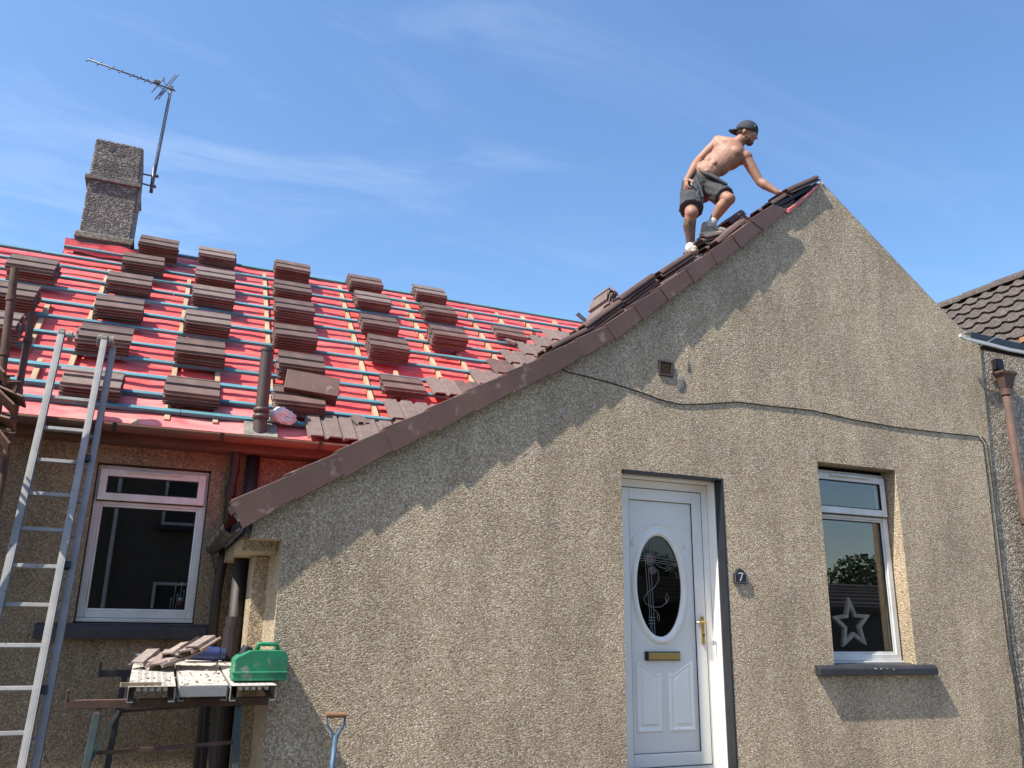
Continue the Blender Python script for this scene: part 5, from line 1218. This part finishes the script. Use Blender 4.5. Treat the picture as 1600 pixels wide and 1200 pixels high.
# cap, worn backwards: crown and a peak behind
bm = NB(); CR = .092
rows = []
for j in range(9):
    t_ = j/8*math.pi/2; rows.append([bm.verts.new(H(.082*math.cos(t_)*math.cos(2*math.pi*k/24), .012+.104*math.cos(t_)*math.sin(2*math.pi*k/24), .032+.092*math.sin(t_))) for k in range(24)])
rows.insert(0, [bm.verts.new(H(.083*math.cos(2*math.pi*k/24), .012+.105*math.sin(2*math.pi*k/24), .008+.010*math.sin(2*math.pi*k/24)*-1)) for k in range(24)])
for a, b in zip(rows, rows[1:]):
    for k in range(24): bm.faces.new((a[k], a[(k+1)%24], b[(k+1)%24], b[k]))
cp = ob('cap', bm, 'cap', man, smooth=True); sd = cp.modifiers.new('thick', 'SOLIDIFY'); sd.thickness = .004; sd.offset = 1
bm = NB(); pts_in = [(.074*math.cos(R(a)), .012+.100*math.sin(R(a))) for a in range(20,161,14)]; pts_o = [(.072*math.cos(R(a)), .055+.128*math.sin(R(a))) for a in range(20,161,14)]
A = [bm.verts.new(H(x, y, .016)) for x, y in pts_in]; B = [bm.verts.new(H(x, y, -.004-.25*abs(x)*0.5)) for x, y in pts_o]
for k in range(len(A)-1): bm.faces.new((A[k], A[k+1], B[k+1], B[k]))
pk = ob('peak', bm, 'cap', cp, smooth=True); sd = pk.modifiers.new('thick', 'SOLIDIFY'); sd.thickness = .005
bm = NB(); ball(bm, H(.052,-.062,.066), (.016,.006,.011), HB, u=10, v=6); ob('badge', bm, 'lead', cp)
# hair at the temples, beard, brows, eyes
bm = NB(); ball(bm, H(0,-.056,-.080), (.038,.036,.032), HB); ball(bm, H(.040,-.030,-.062), (.017,.034,.030), HB); ball(bm, H(-.040,-.030,-.062), (.017,.034,.030), HB); ball(bm, H(0,-.086,-.043), (.026,.009,.005), HB)
ball(bm, H(0,-.086,-.078), (.020,.010,.012), HB); skinned('beard', bm, 'hair', man, vox=.006, smooth=2)
bm = NB(); ball(bm, H(0,.030,-.002), (.0765,.075,.042), HB); ob('hair', bm, 'hair', man, smooth=True)
bm = NB()
for s_ in (-1,1): chain(bm, [H(.014*s_,-.095,.018), H(.044*s_,-.080,.020)], [.0045,.0035])
ob('eyebrow', bm, 'hair', man, smooth=True)
for s_ in (-1,1):
    bm = NB(); ball(bm, H(.029*s_,-.0735,.002), .0115, u=12, v=8); e_ = ob('eye', bm, 'white_cloth', man, smooth=True); bm = NB(); ball(bm, H(.029*s_,-.083,.001), .0045, u=8, v=6); ob('iris', bm, 'hair', e_)
# socks and trainers
def shoe(an, toe_dir, sole_n, L=.285):
    t = toe_dir.normalized(); n_ = (sole_n - t*sole_n.dot(t)).normalized(); s_ = t.cross(n_); B = Matrix((t, s_, n_)).transposed()
    heel = an - t*.065 - n_*.072
    bm = NB(); bw = [(0,.030),(.03,.038),(.09,.036),(.16,.044),(.21,.046),(.255,.036),(L,.010)]
    outl = [(x, w) for x, w in bw] + [(x, -w) for x, w in reversed(bw)]
    sweep(bm, outl, lambda k, a, b: heel + B @ Vector((a-.015, b, (0 if k == 0 else .026)+ (.012 if a > .24 else 0)))); so2 = ob('shoe_sole', bm, 'shoe_sole', man, bevel=.006)
    bm = NB(); P = lambda x, y, z: heel + B @ Vector((x, y, z))
    chain(bm, [P(.03,0,.055), P(.07,0,.06)], [.036,.040]); chain(bm, [P(.06,0,.062), P(.15,0,.052), P(.215,0,.044), P(.245,0,.040)], [.042,.039,.036,.026]); chain(bm, [P(.035,0,.06), P(.045,0,.10)], [.036,.038])
    u_ = skinned('shoe', bm, 'shoe', man, vox=.007, smooth=3)
    for q in range(4):
        bm = NB(); c = P(.105+.022*q, 0, .098-.010*q); tube(bm, [c-s_*.024-n_*.012, c+n_*.003, c+s_*.024-n_*.012], .0035, 6); ob('lace', bm, 'white_cloth', u_)
    bm = NB(); bar(bm, P(.075,.040,.075), P(.14,.043,.04), .010, .004, n_); bar(bm, P(.075,-.040,.075), P(.14,-.043,.04), .010, .004, n_); ob('stripe', bm, 'shorts', u_)
    return P
shoe(J(1078,392,.44), Vector((-.30,-.72,-.12)), Vector((-.05,-.1,1))); shoe(J(1106,357,.42), Vector((.88,-.30,.05)), Vector((-.12,-.02,1)))
for an, kn, f0, f1 in ((J(1078,392,.44), rkn, .0, .10), (J(1107,356,.42), lkn, .0, .20)):
    bm = NB(); dd = kn-an; chain(bm, [an+dd*f0, an+dd*f1], [.043,.043]); ob('sock', bm, 'white_cloth', man, smooth=True)

# ================================================================== across the street (seen in the window reflections)
op = thing('house', 'dark rendered house across the street behind the viewer, mirrored in the panes', 'house', (2, -15, 0))
bm = NB(); box(bm, (-3, -17, 2.7), (20, 6, 5.6)); ob('wall', bm, 'opp_wall', op)
bm = NB(); sweep(bm, [(-20.2,5.5),(-13.8,5.5),(-17,7.6)], lambda k, a, b: Vector((-13.2 if k == 0 else 7.2, a, b))); ob('roof', bm, 'tile', op)
for x in (-9.5,-6.2,-2.6,0.6,4.2):
    for z in (1.5, 4.1):
        bm = NB(); ring(bm, x-.55, x+.55, z-.6, z+.6, .07, -13.97, -13.9); w_ = ob('window', bm, 'upvc_old', op)
        bm = NB(); box(bm, (x, -13.97, z), (.98,.02,1.06)); ob('pane', bm, 'black', w_); bm = NB(); box(bm, (x, -13.9, z-.68), (1.3,.2,.1)); ob('sill', bm, 'black', w_)
bm = NB(); tube(bm, [(-1, -13.9, 5.4), (-1, -13.9, 0)], 0.05, 10); ob('downpipe', bm, 'upvc_old', op)
gr = thing('garage', 'long low building with ribbed shallow roof across the street, mirrored in a pane', 'garage', (20, -15, 0))
bm = NB(); box(bm, (20, -17, 0.85), (18, 5, 1.8)); ob('wall', bm, 'opp_wall', gr)
bm = NB(); 
sweep(bm, [(-14.2,1.75),(-14.2,1.9),(-20,2.9),(-20,2.7)], lambda k, a, b: Vector((10.8 if k == 0 else 29.2, a, b))); rf = ob('roof', bm, 'pantile', gr)
for k in range(6):
    bm = NB(); box(bm, (20, -14.4-k*.9, 1.97+k*.155), (18.3,.08,.07)); ob('roof_rib', bm, 'cement', rf)
def tree(x, y, h, r, label):
    t = thing('tree', label, 'tree', (x, y, 0), 'trees behind the low building across the street')
    bm = NB(); tube(bm, [(x,y,0),(x+.1,y,h*.35),(x,y,h*.7)], [.22,.16,.07], 10); ob('trunk', bm, 'bark', t)
    bm = NB(); rnd = random.Random(x)
    for k in range(2600):
        u = Vector((rnd.gauss(0,1), rnd.gauss(0,1), rnd.gauss(0,1))).normalized()*(rnd.random()**0.4)*r
        c = Vector((x, y, h*.68))+Vector((u.x, u.y, u.z*.85)); s_ = rnd.uniform(.05,.12)
        q = Matrix.Rotation(rnd.random()*6, 3, Vector((rnd.random(), rnd.random(), rnd.random()+.01)))
        bm.faces.new([bm.verts.new(c+q@Vector(p)*s_) for p in ((-1,-.6,0),(1,-.6,.2),(1,.6,0),(-1,.6,.2))])
    ob('crown', bm, 'leaf', t)
for i, (x, y, h, r) in enumerate(((13,-24,4.2,1.5),(19,-25,4.0,1.8),(24,-24,4.6,1.7),(31,-25,4.2,2.1))): tree(x, y, h, r, ('slender','broad','squat','tallest')[i]+' green tree behind the low building across the street')
